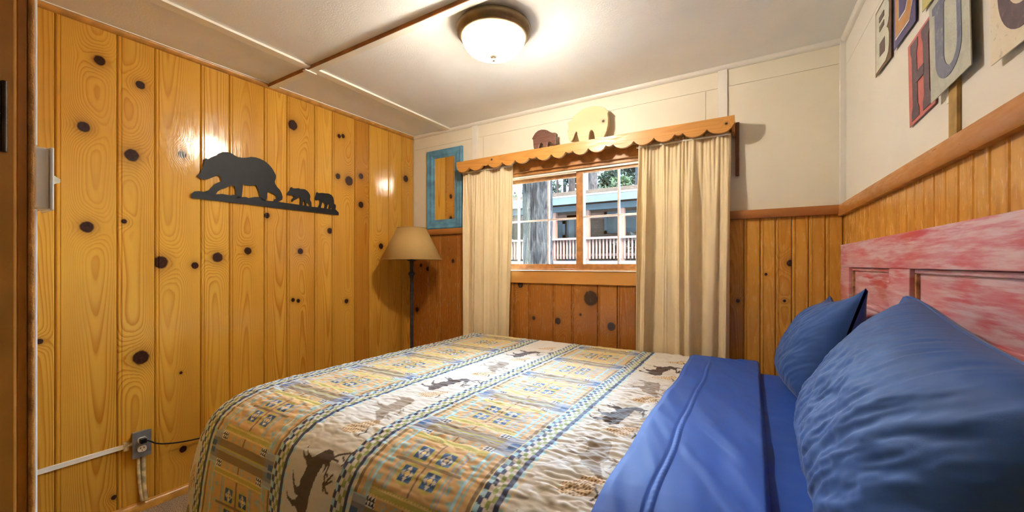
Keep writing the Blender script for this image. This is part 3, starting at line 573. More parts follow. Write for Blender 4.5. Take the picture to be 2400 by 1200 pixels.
# ---- quilt print
C_ = dict(cream=(.51, .48, .425), navy=(.012, .022, .085), green=(.20, .25, .045), lblue=(.30, .52, .62), orange=(.52, .325, .135), olive=(.40, .36, .07), brown=(.19, .13, .06), grey=(.30, .31, .36), teal=(.26, .40, .38), yellow=(.66, .50, .20), white=(.68, .67, .64), deer=(.045, .022, .014), moose=(.23, .175, .12), black=(.012, .012, .03), dblue=(.02, .08, .22))
C_ = {k: np.array(v) for k, v in C_.items()}
def inpoly(X, Y, P_):
    r = np.zeros(X.shape, bool); n = len(P_); j = n - 1
    for i in range(n):
        xi, yi = P_[i]; xj, yj = P_[j]
        if yi != yj: r ^= ((yi > Y) != (yj > Y)) & (X < (xj - xi) * (Y - yi) / (yj - yi) + xi)
        j = i
    return r
def nearseg(X, Y, pts, rad):
    r = np.zeros(X.shape, bool)
    for (ax, ay), (bx_, by_) in zip(pts[:-1], pts[1:]):
        dx, dy = bx_ - ax, by_ - ay; t_ = np.clip(((X - ax) * dx + (Y - ay) * dy) / (dx * dx + dy * dy + 1e-12), 0, 1)
        r |= np.hypot(X - ax - t_ * dx, Y - ay - t_ * dy) < rad
    return r
DE = [(265,465),(290,510),(345,540),(440,570),(480,540),(540,480),(600,440),(660,445),(730,480),(800,430),(765,485),(735,530),(725,570),(705,610),(690,665),(675,580),(640,590),(630,650),(610,720),(590,830),(580,900),(575,1000),(560,1070),(530,1120),(480,1145),(440,1120),(410,1080),(350,1050),(310,1065),(260,1040),(195,1020),(165,960),(170,945),(200,990),(280,1010),(345,990),(380,945),(320,935),(280,890),(215,790),(195,725),(210,745),(250,800),(300,860),(340,870),(380,850),(375,790),(400,740),(415,690),(410,660),(350,615),(280,590),(245,555),(245,535),(275,555),(330,580),(350,560),(310,530),(270,500)]
DA = [[(740,500),(800,450),(880,420),(970,400),(1020,450)],[(850,465),(895,490)],[(930,430),(935,480),(920,540)],[(760,515),(830,520)],[(730,570),(740,680),(770,750),(820,800),(850,800)],[(780,730),(850,640)],[(790,740),(870,690)],[(740,650),(780,665)],[(745,740),(775,795)]]
dk = .000262
DEER = [((x - 520) * dk, (790 - y) * dk * 1.05) for x, y in DE]; DANT = [[((x - 520) * dk, (790 - y) * dk * 1.05) for x, y in q] for q in DA]
MOOSE = [(0.002, -0.115), (0.055, -0.156), (0.064, -0.153), (0.066, -0.147), (0.058, -0.129), (0.049, -0.108), (0.04, -0.087), (0.05, -0.072), (0.049, -0.053), (0.044, -0.026), (0.042, -0.007), (0.043, 0.003), (0.03, 0.033), (0.019, 0.036), (-0.006, 0.038), (-0.017, 0.035), (-0.03, 0.037), (-0.041, 0.034), (-0.061, 0.036), (-0.08, 0.031), (-0.06, 0.03), (-0.031, 0.023), (-0.021, 0.013), (-0.031, 0.01), (-0.053, 0.003), (-0.08, -0.014), (-0.064, -0.012), (-0.034, 0.001), (-0.02, -0.003), (-0.015, -0.02), (-0.012, -0.049), (-0.022, -0.055), (-0.045, -0.059), (-0.059, -0.052), (-0.073, -0.039), (-0.08, -0.039), (-0.067, -0.051), (-0.047, -0.064), (-0.065, -0.071), (-0.083, -0.08), (-0.058, -0.076), (-0.024, -0.077), (-0.012, -0.084), (-0.006, -0.098), (-0.005, -0.108)]
MANT = [[(0.053, -0.111), (0.071, -0.126), (0.088, -0.133)], [(0.06, -0.117), (0.076, -0.118)], [(0.068, -0.102), (0.071, -0.084), (0.075, -0.074), (0.084, -0.065)], [(0.074, -0.074), (0.051, -0.054)], [(0.079, -0.068), (0.06, -0.049)], [(0.069, -0.093), (0.084, -0.095)]]
def quilt_color(U, V):
    col = np.zeros(U.shape + (3,)) + C_['cream']
    def put(mask, c): col[mask] = C_[c] if isinstance(c, str) else c
    P_ = .325
    for (u0, u1) in ((.897, 1.283), (1.641, 1.994), (.12, .50)):
        m = (U >= u0) & (U < u1)
        if not m.any(): continue
        p = (U - u0) / (u1 - u0); uc = U - (u0 + u1) / 2; au = np.abs(uc); hw = (u1 - u0) / 2
        qb = (V + 1.283 + P_ / 2) % P_ - P_ / 2; aq = np.abs(qb)              # from bar centre
        qc = (V + 1.445 + P_ / 2) % P_ - P_ / 2; ac = np.abs(qc)              # from block centre
        put(m, 'orange')
        put(m & (au > hw - .014), 'brown'); put(m & (au > hw - .003), 'yellow')
        tri = lambda a, b, s: (np.abs(((a / s) % 1) - .5) * 2 < ((b / s) % 1))
        z1 = m & (au <= hw - .030) & (au > hw - .085)
        put(m & (au <= hw - .030) & (au > hw - .036), 'teal')
        put(z1 & tri(V, uc, .026) & (((V / .026).astype(int) + (uc / .026).astype(int)) % 2 == 0), 'teal')
        put(m & (au > .072) & (au < .080) & (ac < .10), 'teal'); put(m & (au > .084) & (au < .089) & (ac < .10), 'grey')
        inn = m & (ac < .072) & (au < .078)
        put(inn & ((au - .038) ** 2 + (ac - .033) ** 2 < .030 ** 2), 'olive')
        # four pieced stars
        sx = (au - .038) / .021; sy = (ac - .033) / .021; st = inn & (np.abs(sx) < 1) & (np.abs(sy) < 1)
        put(st, 'dblue')
        cx_, cy_ = np.abs(sx), np.abs(sy)
        put(st & (cx_ + cy_ < .42), 'yellow'); put(st & ((cx_ < .42) ^ (cy_ < .42)) & (np.maximum(cx_, cy_) > .40) & (np.minimum(cx_, cy_) < (1.0 - np.maximum(cx_, cy_)) * .75), 'cream')
        # thin crossing lines
        put(m & (np.abs(uc) < .0035) & (ac < .135), 'brown'); put(m & (ac < .0035) & (au < .11), 'brown')
        # olive bands with zigzag
        bo = m & (ac > .083) & (ac < .108) & (au < hw - .045); put(bo, 'olive')
        zz = np.abs(((U / .010) % 1) - .5) * .005
        put(bo & ((np.abs(ac - .087 - zz) < .0022) | (np.abs(ac - .104 - zz) < .0022)), 'yellow')
        # diamond row between band and bar
        br = m & (ac > .109) & (ac < .131) & (au < hw - .05)
        dd = np.abs(((uc / .044) % 1) - .5) * .044 + np.abs(ac - .120)
        put(br & (dd < .0135), 'teal'); put(br & (dd < .0085), 'orange')
        # brown bars
        put(m & (aq > .007) & (aq < .030), 'brown'); put(m & (aq <= .007), 'olive'); put(m & (aq < .0025), 'grey')
        ed = m & (au > hw - .052) & (aq < .046); put(ed, 'grey'); put(m & (au > hw - .052) & (aq < .030) & (aq > .007), np.array((.17, .17, .20)))
        put(m & (au > hw - .030) & (aq < .020) & (aq > .002), 'dblue')
        ck = m & (au > hw - .085) & (au < hw - .053) & (aq > .030) & (aq < .055)
        put(ck, 'white'); put(ck & ((((uc + 9) / .0105) % 1) > ((V / .0125) % 1)), 'black')
        put(m & (au > hw - .052) & (au < hw - .046) & (aq > .046), 'lblue'); put(m & (aq > .046) & (aq < .050) & (au > hw - .05), 'lblue')
    bords = ((.862, .036), (1.319, .036), (1.606, .035), (2.031, .036), (.54, .036))
    pat0 = ['navy', 'cream', 'green', 'cream', 'navy', 'lblue']; pat1 = ['lblue', 'navy', 'cream', 'green', 'navy', 'cream']
    for c, hw in bords:
        m = np.abs(U - c) < hw; i = np.clip(((U - c + hw) / (2 * hw) * 6).astype(int), 0, 5)
        j = np.floor(V / .0178 + (U - c) * 12).astype(int) % 2
        for k in range(6): put(m & (i == k) & (j == 0), pat0[k]); put(m & (i == k) & (j == 1), pat1[k])
        put((np.abs(U - c) >= hw) & (np.abs(U - c) < hw + .0025), 'yellow')
    # animals and cones
    for bi, (uc, off) in enumerate(((1.461, 0.), (2.160, .03), (.72, -.02))):
        for k in range(-7, 2):
            vd = -1.268 + off + .643 * k / 1 if True else 0
            for kind, vc in (('deer', -1.268 + off + .643 * k), ('moose', -1.55 + .035 + off + .643 * k)):
                if vc < -2.6 or vc > 0: continue
                u = U - uc; v = V - vc; near = (np.abs(u) < .115) & (np.abs(v) < .17)
                if not near.any(): continue
                uu, vv = u[near], v[near]
                if kind == 'deer': mk = inpoly(uu, vv, DEER)
                else: mk = inpoly(uu, vv, MOOSE)
                for s_ in (DANT if kind == 'deer' else MANT): mk |= nearseg(uu, vv, s_, .0030)
                full = np.zeros(U.shape, bool); full[near] = mk
                put(full, 'deer' if (kind == 'deer') else 'moose')
            for q in (0, 1):
                vc = -1.405 + off + .643 * k + .3215 * q
                if vc < -2.6 or vc > 0: continue
                for cu, cv, ang, L_, W_ in ((.028, .0, .35, .043, .024), (.048, .033, .7, .035, .020)):
                    u = U - uc - cu; v = V - vc - cv; ca, sa = math.cos(ang), math.sin(ang)
                    a = (u * ca + v * sa); b = (-u * sa + v * ca); inside = (a / L_) ** 2 + (b / W_) ** 2 < 1
                    if not inside.any(): continue
                    rr = (np.floor(a / .0085)) % 2
                    d = ((((a / .0085) % 1) - .5) / .42) ** 2 + ((((b / .0072 + rr * .5) % 1) - .5) / .33) ** 2
                    put(inside, np.array((.66, .50, .30))); put(inside & (d < 1), np.array((.20, .115, .045)))
                u = U - uc; v = V - vc
                nr = (np.abs(u) < .12) & (np.abs(v) < .12)
                if nr.any():
                    mk = np.zeros(U.shape, bool); mk[nr] = nearseg(u[nr], v[nr], [(.068, .012), (.078, -.004), (.070, -.022)], .0026); put(mk, 'deer')
                    for t_ in np.linspace(-.04, .02, 6):
                        mk = np.zeros(U.shape, bool); mk[nr] = nearseg(u[nr], v[nr], [(.0, -.005), (-.06, t_ - .015)], .0009); put(mk, np.array((.46, .42, .28)))
    return col
def quiltm():
    t = NT('patchwork_quilt'); a = t.attr('print', 'GEOMETRY').outputs['Color']
    f = t.noise(t.coord(), 1400, 1); t.bump(f, .15, .0008)
    return t.out(t.mix(.02, a, (.75, .72, .66)), .6, .4, Sheen_Weight=.12, Sheen_Roughness=.45, Sheen_Tint=(.85, .92, 1))
QM = quiltm()
STEP = .0028
def quilt_patch(u0, u1, v0, v1, step):
    us = np.linspace(u0, u1, int((u1 - u0) / step) + 1); vs_ = np.linspace(v0, v1, int((v1 - v0) / step) + 1)
    U, V = np.meshgrid(us, vs_, indexing='ij'); P_ = drape(U, V); N_ = normals(P_)
    ev = np.clip(YN - V, 0, None); flat = 1 - .72 * sst(.12, .35, ev)
    wu = U + .012 * fbm(U, V, 40, 14, 14, 2); wv = V + .010 * fbm(U, V, 50, 16, 16, 2)
    h = .0075 * (np.abs(fbm(wu, wv, 60, 17, 46, 2)) ** .75) + .0032 * fbm(U, V, 70, 38, 95, 2) + .0030 * fbm(U, V, 80, 6, 9, 2)
    amp = .75 + .75 * sst(2.02, 2.12, U)
    P_ = P_ + N_ * (h * flat * amp)[..., None]
    return P_, quilt_color(U, V)
qt = thing('quilt', 'patchwork quilt with moose, deer and plaid stripes covering the bed', 'quilt', (1.5, -1.03, .36))
P_, cc = quilt_patch(XF - .60, 2.262, -2.02 - .22, YF + .20, STEP)
qo = grid_mesh('quilt_top', P_, QM, qt, cc); qo.modifiers.new('t', 'SOLIDIFY').thickness = .004; qo.modifiers['t'].offset = -1

# turned-down sheet
us = np.concatenate([np.linspace(2.2405, 2.335, 50), np.linspace(2.3355, 2.351, 14), np.linspace(2.352, 2.520, 70), np.linspace(2.521, 2.556, 26)]); vs_ = np.linspace(-2.10, YF + .03, 420)
U, V = np.meshgrid(us, vs_, indexing='ij'); P_ = drape(U, V); N_ = normals(P_)
h = .0075 + .006 * sst(2.24, 2.26, U) + .0035 * np.sin(np.clip((U - 2.335) / .016, 0, 1) * np.pi)
h = h + .0025 * sst(2.335, 2.325, U)
dg = (U - 2.3) * .8 + (V + 1) * .45
h = h + .006 * fbm(U + V * .35, V - U * .2, 90, 20, 5, 2) + .005 * np.clip(fbm(dg, U - V * .3, 95, 30, 3, 2), 0, 1) * sst(2.36, 2.42, U) * sst(2.53, 2.47, U)
h = h + .004 * sst(2.44, 2.51, U) - .034 * sst(2.535, 2.556, U) ** 1.5
st = .0007 * np.sin(V * 2 * np.pi / .006) * np.exp(-((U - 2.343) / .006) ** 2)
P_ = P_ + N_ * (h + st)[..., None]; P_[..., 0] -= .012 * sst(2.548, 2.556, U)
wig = .004 * np.sin(V * 7) + .002 * np.sin(V * 17 + 1)
P_[..., 0] += wig * sst(2.5, 2.3, U)
so = grid_mesh('top_sheet', P_, BLUE); tag(so, 'royal blue top sheet folded back over the quilt', 'sheet'); so.modifiers.new('t', 'SOLIDIFY').thickness = .002

# pillows
def pillow(label, c, A, B, W_, Hh, T, seed, flange, wr=1., shear=0., ear_k=.07):
    na, nb = 170, 110; a = np.linspace(-1, 1, na)[:, None]; b = np.concatenate([np.linspace(-1, 1, nb), np.linspace(1, -1, nb)[1:]])[None, :]
    a = a * np.ones_like(b); b = b * np.ones((na, 1)); front = np.concatenate([np.ones(nb), -np.ones(nb - 1)])[None, :] * np.ones((na, 1))
    a2 = np.clip((a - (-1 + flange)) / (1 - (-1 + flange)) * 2 - 1, -1, 1) if flange else a
    body = np.clip((1 - np.abs(a2) ** 3.2), 0, 1) ** .55 * np.clip(1 - np.abs(b) ** 2.6, 0, 1) ** .55
    th = T * body * (1 - .22 * b * (front > 0)) * np.where(front > 0, 1.15, .55) + .004
    ear = (np.abs(a) ** 6) * (np.abs(b) ** 6)
    x = a * W_ * (1 - .07 * (1 - b ** 2) * np.abs(a) ** 3) * (1 + .03 * ear); y = b * Hh * (1 - .09 * (1 - a ** 2) * np.abs(b) ** 3 + ear_k * ear)
    x = x + shear * b * (1 - a) / 2
    X_ = x; Y_ = y
    wk = .011 * (np.clip(fbm(X_ + Y_ * .5, Y_ - X_ * .4, seed, 5, 11, 2), -.6, .6)) + .0060 * (.5 - np.abs(fbm(X_ * 1.0 + Y_ * .8, Y_ - X_ * .8, seed + 5, 6, 22, 2)) * 2) + .0025 * fbm(X_, Y_, seed + 9, 40, 60, 2)
    wk = wk + .0045 * (.5 - np.abs(fbm(X_ + Y_ * 1.1, Y_ - X_ * 1.1, seed + 15, 9, 40, 2)) * 2.2)
    th = th + wr * wk * (body ** .6) * (front > 0)
    if flange: th = th + .006 * np.exp(-((a - (-1 + flange)) / .012) ** 2) * (front > 0) + .006 * fbm(X_ * 3, Y_, seed + 3, 6, 16, 2) * (a < -1 + flange)
    A = Vector(A).normalized(); B = Vector(B).normalized(); N = A.cross(B).normalized()
    if N.x > 0: N = -N
    P_ = np.array(c)[None, None, :] + x[..., None] * np.array(A) + y[..., None] * np.array(B) + (th * front)[..., None] * np.array(N)
    # rest on the sheet and against the headboard
    P_[..., 2] = np.where(P_[..., 2] < .712, .712 - (.712 - P_[..., 2]) * .08, P_[..., 2])
    lim = 2.832 + .0200 * (-P_[..., 1]) - .012; P_[..., 0] = np.where(P_[..., 0] > lim, lim + (P_[..., 0] - lim) * .05, P_[..., 0])
    r_ = thing('pillow', label, 'pillow', (c[0], c[1], .70), 'blue pillows against the headboard')
    o = grid_mesh('case', P_, BLUE2, r_)
    k = int((1 - .0) * 0) if not flange else int(flange / 2 * na)
    row = P_[:, nb - 1]; MB().tube([tuple(q) for q in row[4:-4:3]], .0022, 6).build('seam', BLUE2, r_, True)
    return r_
pillow('far blue pillow with a pointed corner, beside the plain wainscot', (2.752, -.615, .872), (.0, -1, .10), (.115, -.0, .42), .315, .200, .112, 21, 0, .7, 0., .14)
pillow('near blue pillow with a hemmed open end, the larger one in front', (2.757, -1.53, .900), (.0, -1, -.13), (.115, 0, .42), .385, .222, .112, 33, .16, .9, .16, -.10)

# headboard ---------------------------------------------------------------------
def hbm():
    t = NT('red_washed_paint'); p = t.sep(t.coord()); v = t.comb(t.mul(p[0], 4), t.mul(p[1], 5), t.mul(p[2], 60)); v2 = t.comb(0, t.mul(p[1], 3.2), t.mul(p[2], 16))
    n = t.noise(v, 1, 4, .65); n2 = t.noise(v2, 1, 3, .55); n3 = t.noise(t.comb(0, t.mul(p[1], 2.2), t.mul(p[2], 6)), 1, 3)
    c = t.mix(t.smooth(n2, .35, .65), (.50, .055, .075), (.58, .26, .29))
    c = t.mix(t.mul(t.smooth(n, .38, .68), .95), c, (.64, .48, .52))
    c = t.mix(t.mul(t.smooth(n3, .55, .72), .65), c, (.46, .11, .02))
    t.bump(n, .15, .002); return t.out(c, .42, .5)
HBM = hbm()
HD = .07
def hb(s, z, d=0): return rw(s, z, d)
he = thing('headboard', 'distressed red panelled headboard made like an old door', 'headboard', rw(1.05, .3, .03))
def hbox(nm, s0, s1, z0, z1, d0, d1, mat=None, bev=.002):
    q = MB().prism([(s0, z0), (s1, z0), (s1, z1), (s0, z1)], rw, d0, d1).build(nm, mat or HBM, he)
    if bev: mo = q.modifiers.new('b', 'BEVEL'); mo.width = bev; mo.segments = 2
    return q
hbox('top_rail', .289, 2.02, 1.185, 1.281, .028, HD)
hbox('mid_rail', .289, 2.02, .905, 1.040, .028, HD); hbox('bottom_rail', .289, 2.02, .30, .60, .028, HD)
for s0, s1 in ((.289, .440), (.943, 1.104), (1.74, 2.02)): hbox('stile', s0, s1, .6005, .9045, .028, HD); hbox('stile', s0, s1, 1.0405, 1.1845, .028, HD)
GOLD = plain('worn_moulding', (.34, .17, .07), .4, .5, 40)
for s0, s1 in ((.440, .943), (1.104, 1.74)):
    for z0, z1 in ((1.0405, 1.1845), (.6005, .9045)):
        hbox('panel', s0 + .003, s1 - .003, z0 + .003, z1 - .003, .034, .052)
        for (a0, a1, c0, c1) in ((s0, s1, z1 - .012, z1), (s0, s1, z0, z0 + .012), (s0, s0 + .013, z0 + .012, z1 - .012), (s1 - .013, s1, z0 + .012, z1 - .012)):
            hbox('moulding', a0 + .0006, a1 - .0006, c0 + .0004, c1 - .0004, .034, .060, GOLD if a1 - a0 < .02 else HBM, .003)
for s_ in (.36, 1.9): hbox('leg', s_, s_ + .05, 0, .2995, .028, .06)

# letter signs --------------------------------------------------------------------
def worn(name, a, b, c, sc=28):
    t = NT(name); k = t.coord(); n = t.noise(k, sc, 5, .65); n2 = t.noise(k, sc * 4, 3)
    q = t.mix(t.smooth(n, .35, .62), a, b); q = t.mix(t.mul(t.smooth(n2, .58, .72), .7), q, c); t.bump(n, .2, .002); return t.out(q, .45, .4)
def sign(label, o0, w_, h_, ang, d, plate, edge, layers):
    ca, sa = math.cos(ang), math.sin(ang)
    fn = lambda a, b, dd: rw(o0[0] + a * ca - b * sa * -1, o0[1] - a * sa * 1 + b * ca, dd)
    r_ = thing('letter_sign', label, 'sign', fn(w_ / 2, 0, d), 'metal letter signs on the headboard wall')
    MB().prism([(0, 0), (w_, 0), (w_, h_), (0, h_)], fn, d, d + .002).build('plate', plate, r_)
    for i, (nm, mat, pl) in enumerate(layers): MB().prism([(a * w_, b * h_) for a, b in pl], fn, d + .0021, d + .0030 + .0007 * i).build(nm, mat, r_)
    MB().prism([(w_ * .4, h_ * .6), (w_ * .6, h_ * .6), (w_ * .6, h_ * .8), (w_ * .4, h_ * .8)], fn, .002, d - .0002).build('hanger', IRON, r_)
arc = lambda cx, cy, rx, ry, a0, a1, n=14: [(cx + rx * math.cos(a), cy + ry * math.sin(a)) for a in np.linspace(a0, a1, n)]
pi = math.pi
brn = worn('sign_brown', (.10, .055, .035), (.16, .09, .05), (.03, .02, .02)); mint = worn('sign_mint', (.50, .52, .44), (.60, .60, .53), (.30, .26, .16)); olv = worn('sign_olive', (.13, .10, .06), (.10, .06, .07), (.3, .28, .2))
Bp = [(.06, .05), (.70, .05)] + [(.86, .12), (.90, .22), (.90, .38), (.84, .47), (.76, .51), (.84, .55), (.90, .62), (.90, .80), (.84, .90), (.70, .96)] + [(.06, .96)]
sign('metal sign with a pale letter B on brown, farthest from the door', (.546, 1.890), .176, .236, .0, .010, brn, brn, [('letter', mint, Bp), ('counter', olv, [(.32, .22), (.66, .20), (.66, .42), (.32, .42)]), ('counter', olv, [(.32, .60), (.62, .60), (.62, .68), (.32, .68)]), ('counter', olv, [(.32, .74), (.62, .74), (.62, .82), (.32, .82)])])
pur = worn('sign_indigo', (.05, .05, .16), (.09, .08, .20), (.10, .05, .06)); org = worn('sign_orange', (.42, .20, .06), (.46, .25, .10), (.30, .25, .14)); lil = worn('sign_lilac', (.55, .50, .58), (.6, .56, .6), (.4, .3, .4))
oct_ = lambda m, k: [(m, m), (.78 - m * .2, m), (1 - m, .26 + m * .3), (1 - m, 1 - .26 - m * .3), (.78 - m * .2, 1 - m), (m, 1 - m)]
sign('metal sign with an orange letter D on indigo, top row', (.751, 1.895), .186, .240, .0, .010, pur, pur, [('outline', lil, oct_(.10, 0)), ('letter', org, oct_(.125, 0)), ('outline', lil, [(.29, .28), (.62, .28), (.72, .40), (.72, .62), (.62, .74), (.29, .74)]), ('counter', pur, [(.32, .31), (.60, .31), (.69, .41), (.69, .61), (.60, .71), (.32, .71)])])
yl = worn('sign_chartreuse', (.50, .44, .12), (.42, .42, .22), (.20, .14, .05))
sign('chartreuse metal sign cut off by the top of the view', (.985, 1.892), .195, .245, .03, .010, yl, yl, [('border', mint, [(.10, .09), (.90, .09), (.90, .91), (.10, .91)])])
red = worn('sign_coral', (.46, .10, .10), (.52, .15, .14), (.30, .26, .24)); dkp = worn('sign_aubergine', (.075, .05, .075), (.11, .075, .10), (.30, .10, .10))
serif = lambda x0, x1: [(x0 - .05, .04), (x1 + .05, .04), (x1 + .05, .13), (x1, .20), (x1, .80), (x1 + .05, .87), (x1 + .05, .96), (x0 - .05, .96), (x0 - .05, .87), (x0, .80), (x0, .20), (x0 - .05, .13)]
pnk = worn('sign_pink_edge', (.40, .12, .12), (.34, .10, .10), (.1, .04, .06))
sign('coral red metal sign with a dark letter H, tucked behind the grey sign', (.885, 1.603), .181, .247, -.06, .008, red, red, [('letter', dkp, serif(.17, .38)), ('letter', dkp, serif(.64, .85)), ('letter', dkp, [(.36, .44), (.66, .44), (.66, .56), (.36, .56)])])
sag = worn('sign_sage', (.36, .38, .33), (.44, .46, .41), (.24, .27, .24)); slt = worn('sign_slate', (.10, .115, .20), (.15, .17, .25), (.28, .31, .30), 18)
Up = [(.10, .93), (.10, .86), (.17, .84), (.17, .30)] + arc(.50, .34, .33, .24, pi, 2 * pi)[1:-1] + [(.83, .34), (.83, .84), (.90, .86), (.90, .93), (.68, .93), (.68, .86), (.73, .84), (.73, .38)] + arc(.56, .38, .17, .19, 2 * pi, pi)[1:-1] + [(.42, .84), (.49, .86), (.49, .93)]
sign('grey-green metal sign with a slate blue letter U, standing off the wall', (1.079, 1.610), .206, .252, -.05, .020, sag, sag, [('letter', slt, Up)])
crm = worn('sign_cream', (.62, .55, .42), (.66, .60, .48), (.36, .32, .25), 20)
ring = arc(.5, .47, .38, .37, -pi / 2, 1.5 * pi, 40)
sign('cream metal sign with a dark round letter, nearest the door', (1.351, 1.587), .215, .265, .0, .016, crm, crm, [('letter', dkp, ring), ('counter', crm, arc(.5, .51, .24, .25, -pi / 2, 1.5 * pi, 32))])
MB().prism([(1.122, 1.590), (1.135, 1.590), (1.135, 1.66), (1.122, 1.66)], rw, .004, .0075).build('tape_strip', WHITE)
tag(bpy.data.objects['tape_strip'], 'small white adhesive strip hanging below the grey-green sign', 'adhesive strip')
#PART3
# ================================================================ OUTSIDE THE WINDOW
def barkm(name, a, b, sc=14):
    t = NT(name); c = t.coord(); n = t.noise(t.scale(c, (1, 1, .28)), sc, 5, .65, .6)
    t.bump(n, .9, .05); return t.out(t.mix(t.smooth(n, .38, .62), a, b), .9, .1)
BARK = barkm('grey_bark', (0.0025, 0.0025, 0.0027), (0.0137, 0.0130, 0.0123)); BARK2 = barkm('brown_bark', (0.0034, 0.0022, 0.0017), (0.0117, 0.0075, 0.0058), 9); BARK3 = barkm('pale_bark', (0.0069, 0.0054, 0.0050), (0.0219, 0.0178, 0.0158), 8)
def leafm(name, a, b):
    t = NT(name); n = t.noise(t.coord(), 3.5, 3); c = t.mix(t.smooth(n, .35, .65), a, b); t.out(c, .7, .2)
    tr = t.n('ShaderNodeBsdfTranslucent'); t.set(tr.inputs[0], c); mx = t.n('ShaderNodeMixShader'); mx.inputs[0].default_value = .35
    l = t.t.links.new; l(t.b.outputs[0], mx.inputs[1]); l(tr.outputs[0], mx.inputs[2]); l(mx.outputs[0], t.o.inputs[0]); return t.m
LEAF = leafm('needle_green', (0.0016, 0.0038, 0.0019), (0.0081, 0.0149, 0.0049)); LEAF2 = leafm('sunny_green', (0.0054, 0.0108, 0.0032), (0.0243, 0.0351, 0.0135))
gn = 60; gx_ = np.linspace(-22, 22, gn); gy_ = np.linspace(.125, 34, gn); GX, GY = np.meshgrid(gx_, gy_, indexing='ij')
GZ = -.25 + 1.30 * sst(1.0, 9, GY) + .10 * fbm(GX, GY, 5, .5, .5)
gr = grid_mesh('ground', np.stack([GX, GY, GZ], -1), plain('forest_dirt', (.06, .048, .036), .95, .4, 2.0, bump=.5, bsc=10)); tag(gr, 'brown forest ground outside the window', 'ground', kind=S)
def trunk(path, r, mat, parent, name='trunk', rough=.05, seg=40, n=60, seed=1):
    P0 = np.array(path, float); t_ = np.linspace(0, 1, n); L_ = np.linspace(0, 1, len(P0)); C0 = np.stack([np.interp(t_, L_, P0[:, i]) for i in range(3)], -1)
    rr = np.interp(t_, np.linspace(0, 1, len(r)), r); a = np.linspace(0, 2 * np.pi, seg + 1)
    T_, A_ = np.meshgrid(t_, a, indexing='ij'); zz = C0[:, 2][:, None] * np.ones_like(A_)
    k = 1 + rough * (np.abs(fbm(np.cos(A_) * 3 + 5, np.sin(A_) * 3 + zz * .6, seed, 3.0, 3.0, 3)) * 2 - .5)
    P_ = np.stack([C0[:, 0][:, None] + rr[:, None] * k * np.cos(A_), C0[:, 1][:, None] + rr[:, None] * k * np.sin(A_), zz], -1)
    return grid_mesh(name, P_, mat, parent)
def foliage(parent, blobs, mat, n, size, seed, name='foliage'):
    rs = np.random.RandomState(seed); V = []; 
    per = n // len(blobs)
    for (c, r) in blobs:
        d = rs.normal(size=(per, 3)); d /= np.linalg.norm(d, axis=1, keepdims=True); p = np.array(c) + d * np.array(r) * (rs.rand(per, 1) ** .45)
        a = rs.normal(size=(per, 3)) * size; b = rs.normal(size=(per, 3)) * size
        V.append(np.stack([p - a * .5, p + a * .5, p + b], 1))
    V = np.concatenate(V).reshape(-1, 3); F_ = np.arange(len(V)).reshape(-1, 3)
    me = bpy.data.meshes.new(name); me.from_pydata(V.tolist(), [], F_.tolist()); o = link(name, me, mat, parent); o['kind'] = 'stuff'; return o
t1 = thing('pine_tree', 'thick grey-barked tree trunk right outside the window', 'tree', (-.47, 3.23, .0))
trunk([(-.47, 3.23, -.3), (-.475, 3.23, 2.0), (-.50, 3.25, 7)], [.29, .235, .225, .2], BARK, t1, rough=.14, seg=140, n=240)
TR = [('slim brown pole-like trunk behind the cabin, nearest the thick trunk', -5.1, 14, .055, BARK2), ('smooth grey slim trunk behind the cabin', -5.35, 15.4, .09, BARK3), ('brown tree trunk behind the cabin beside the window bar', -4.4, 14, .15, BARK2), ('wide pale tree trunk behind the cabin roof', -3.42, 14, .21, BARK3), ('dark leaning trunk behind the right end of the cabin roof', -1.75, 14.4, .17, BARK2), ('dark trunk at the right edge of the window view', -1.25, 13.2, .14, BARK)]
for i, (lb, x_, y_, r_, mt) in enumerate(TR):
    q = thing('forest_tree', lb, 'tree', (x_, y_, .9), 'trees behind the cabin')
    trunk([(x_, y_, .8), (x_ + (.25 if i == 4 else .03), y_, 5), (x_ - (.1 if i == 4 else 0), y_, 11)], [r_ * 1.1, r_, r_ * .8], mt, q, rough=.12, seg=24, seed=i)
    bl = {2: [((x_ - .1, y_ + .6, 5.2), (.5, .5, .7))], 4: [((x_ - .3, y_ + .4, 5.6), (.7, .6, .5))]}.get(i)
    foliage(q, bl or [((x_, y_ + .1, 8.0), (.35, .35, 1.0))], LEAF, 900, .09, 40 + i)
for lb, x_, y_, bl, mt, n in (
    ('tall dark evergreen filling the gap behind the cabin roof', -5.3, 21, [((-5.2, 21, 5.4), (.9, .8, 1.5)), ((-4.5, 21, 6.3), (.9, .8, 1.0)), ((-5.7, 21, 4.6), (.6, .8, .7))], LEAF, 5200),
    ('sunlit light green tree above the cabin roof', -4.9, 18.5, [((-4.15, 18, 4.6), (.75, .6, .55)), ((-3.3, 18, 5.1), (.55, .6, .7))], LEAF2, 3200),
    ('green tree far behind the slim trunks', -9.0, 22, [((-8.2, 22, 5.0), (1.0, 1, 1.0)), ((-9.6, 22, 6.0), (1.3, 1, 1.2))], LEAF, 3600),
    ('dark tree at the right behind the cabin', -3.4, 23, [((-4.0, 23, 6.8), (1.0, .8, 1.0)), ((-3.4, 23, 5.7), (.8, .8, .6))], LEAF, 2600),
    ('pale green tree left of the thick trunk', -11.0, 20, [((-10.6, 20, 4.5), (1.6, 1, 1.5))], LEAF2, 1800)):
    q = thing('forest_tree', lb, 'tree', (x_, y_, .9), 'trees behind the cabin')
    trunk([(x_, y_, .8), (x_ + .1, y_, 6)], [.16, .07], BARK2, q, seg=14, n=16); foliage(q, bl, mt, n, .12, int(-x_ * 10))
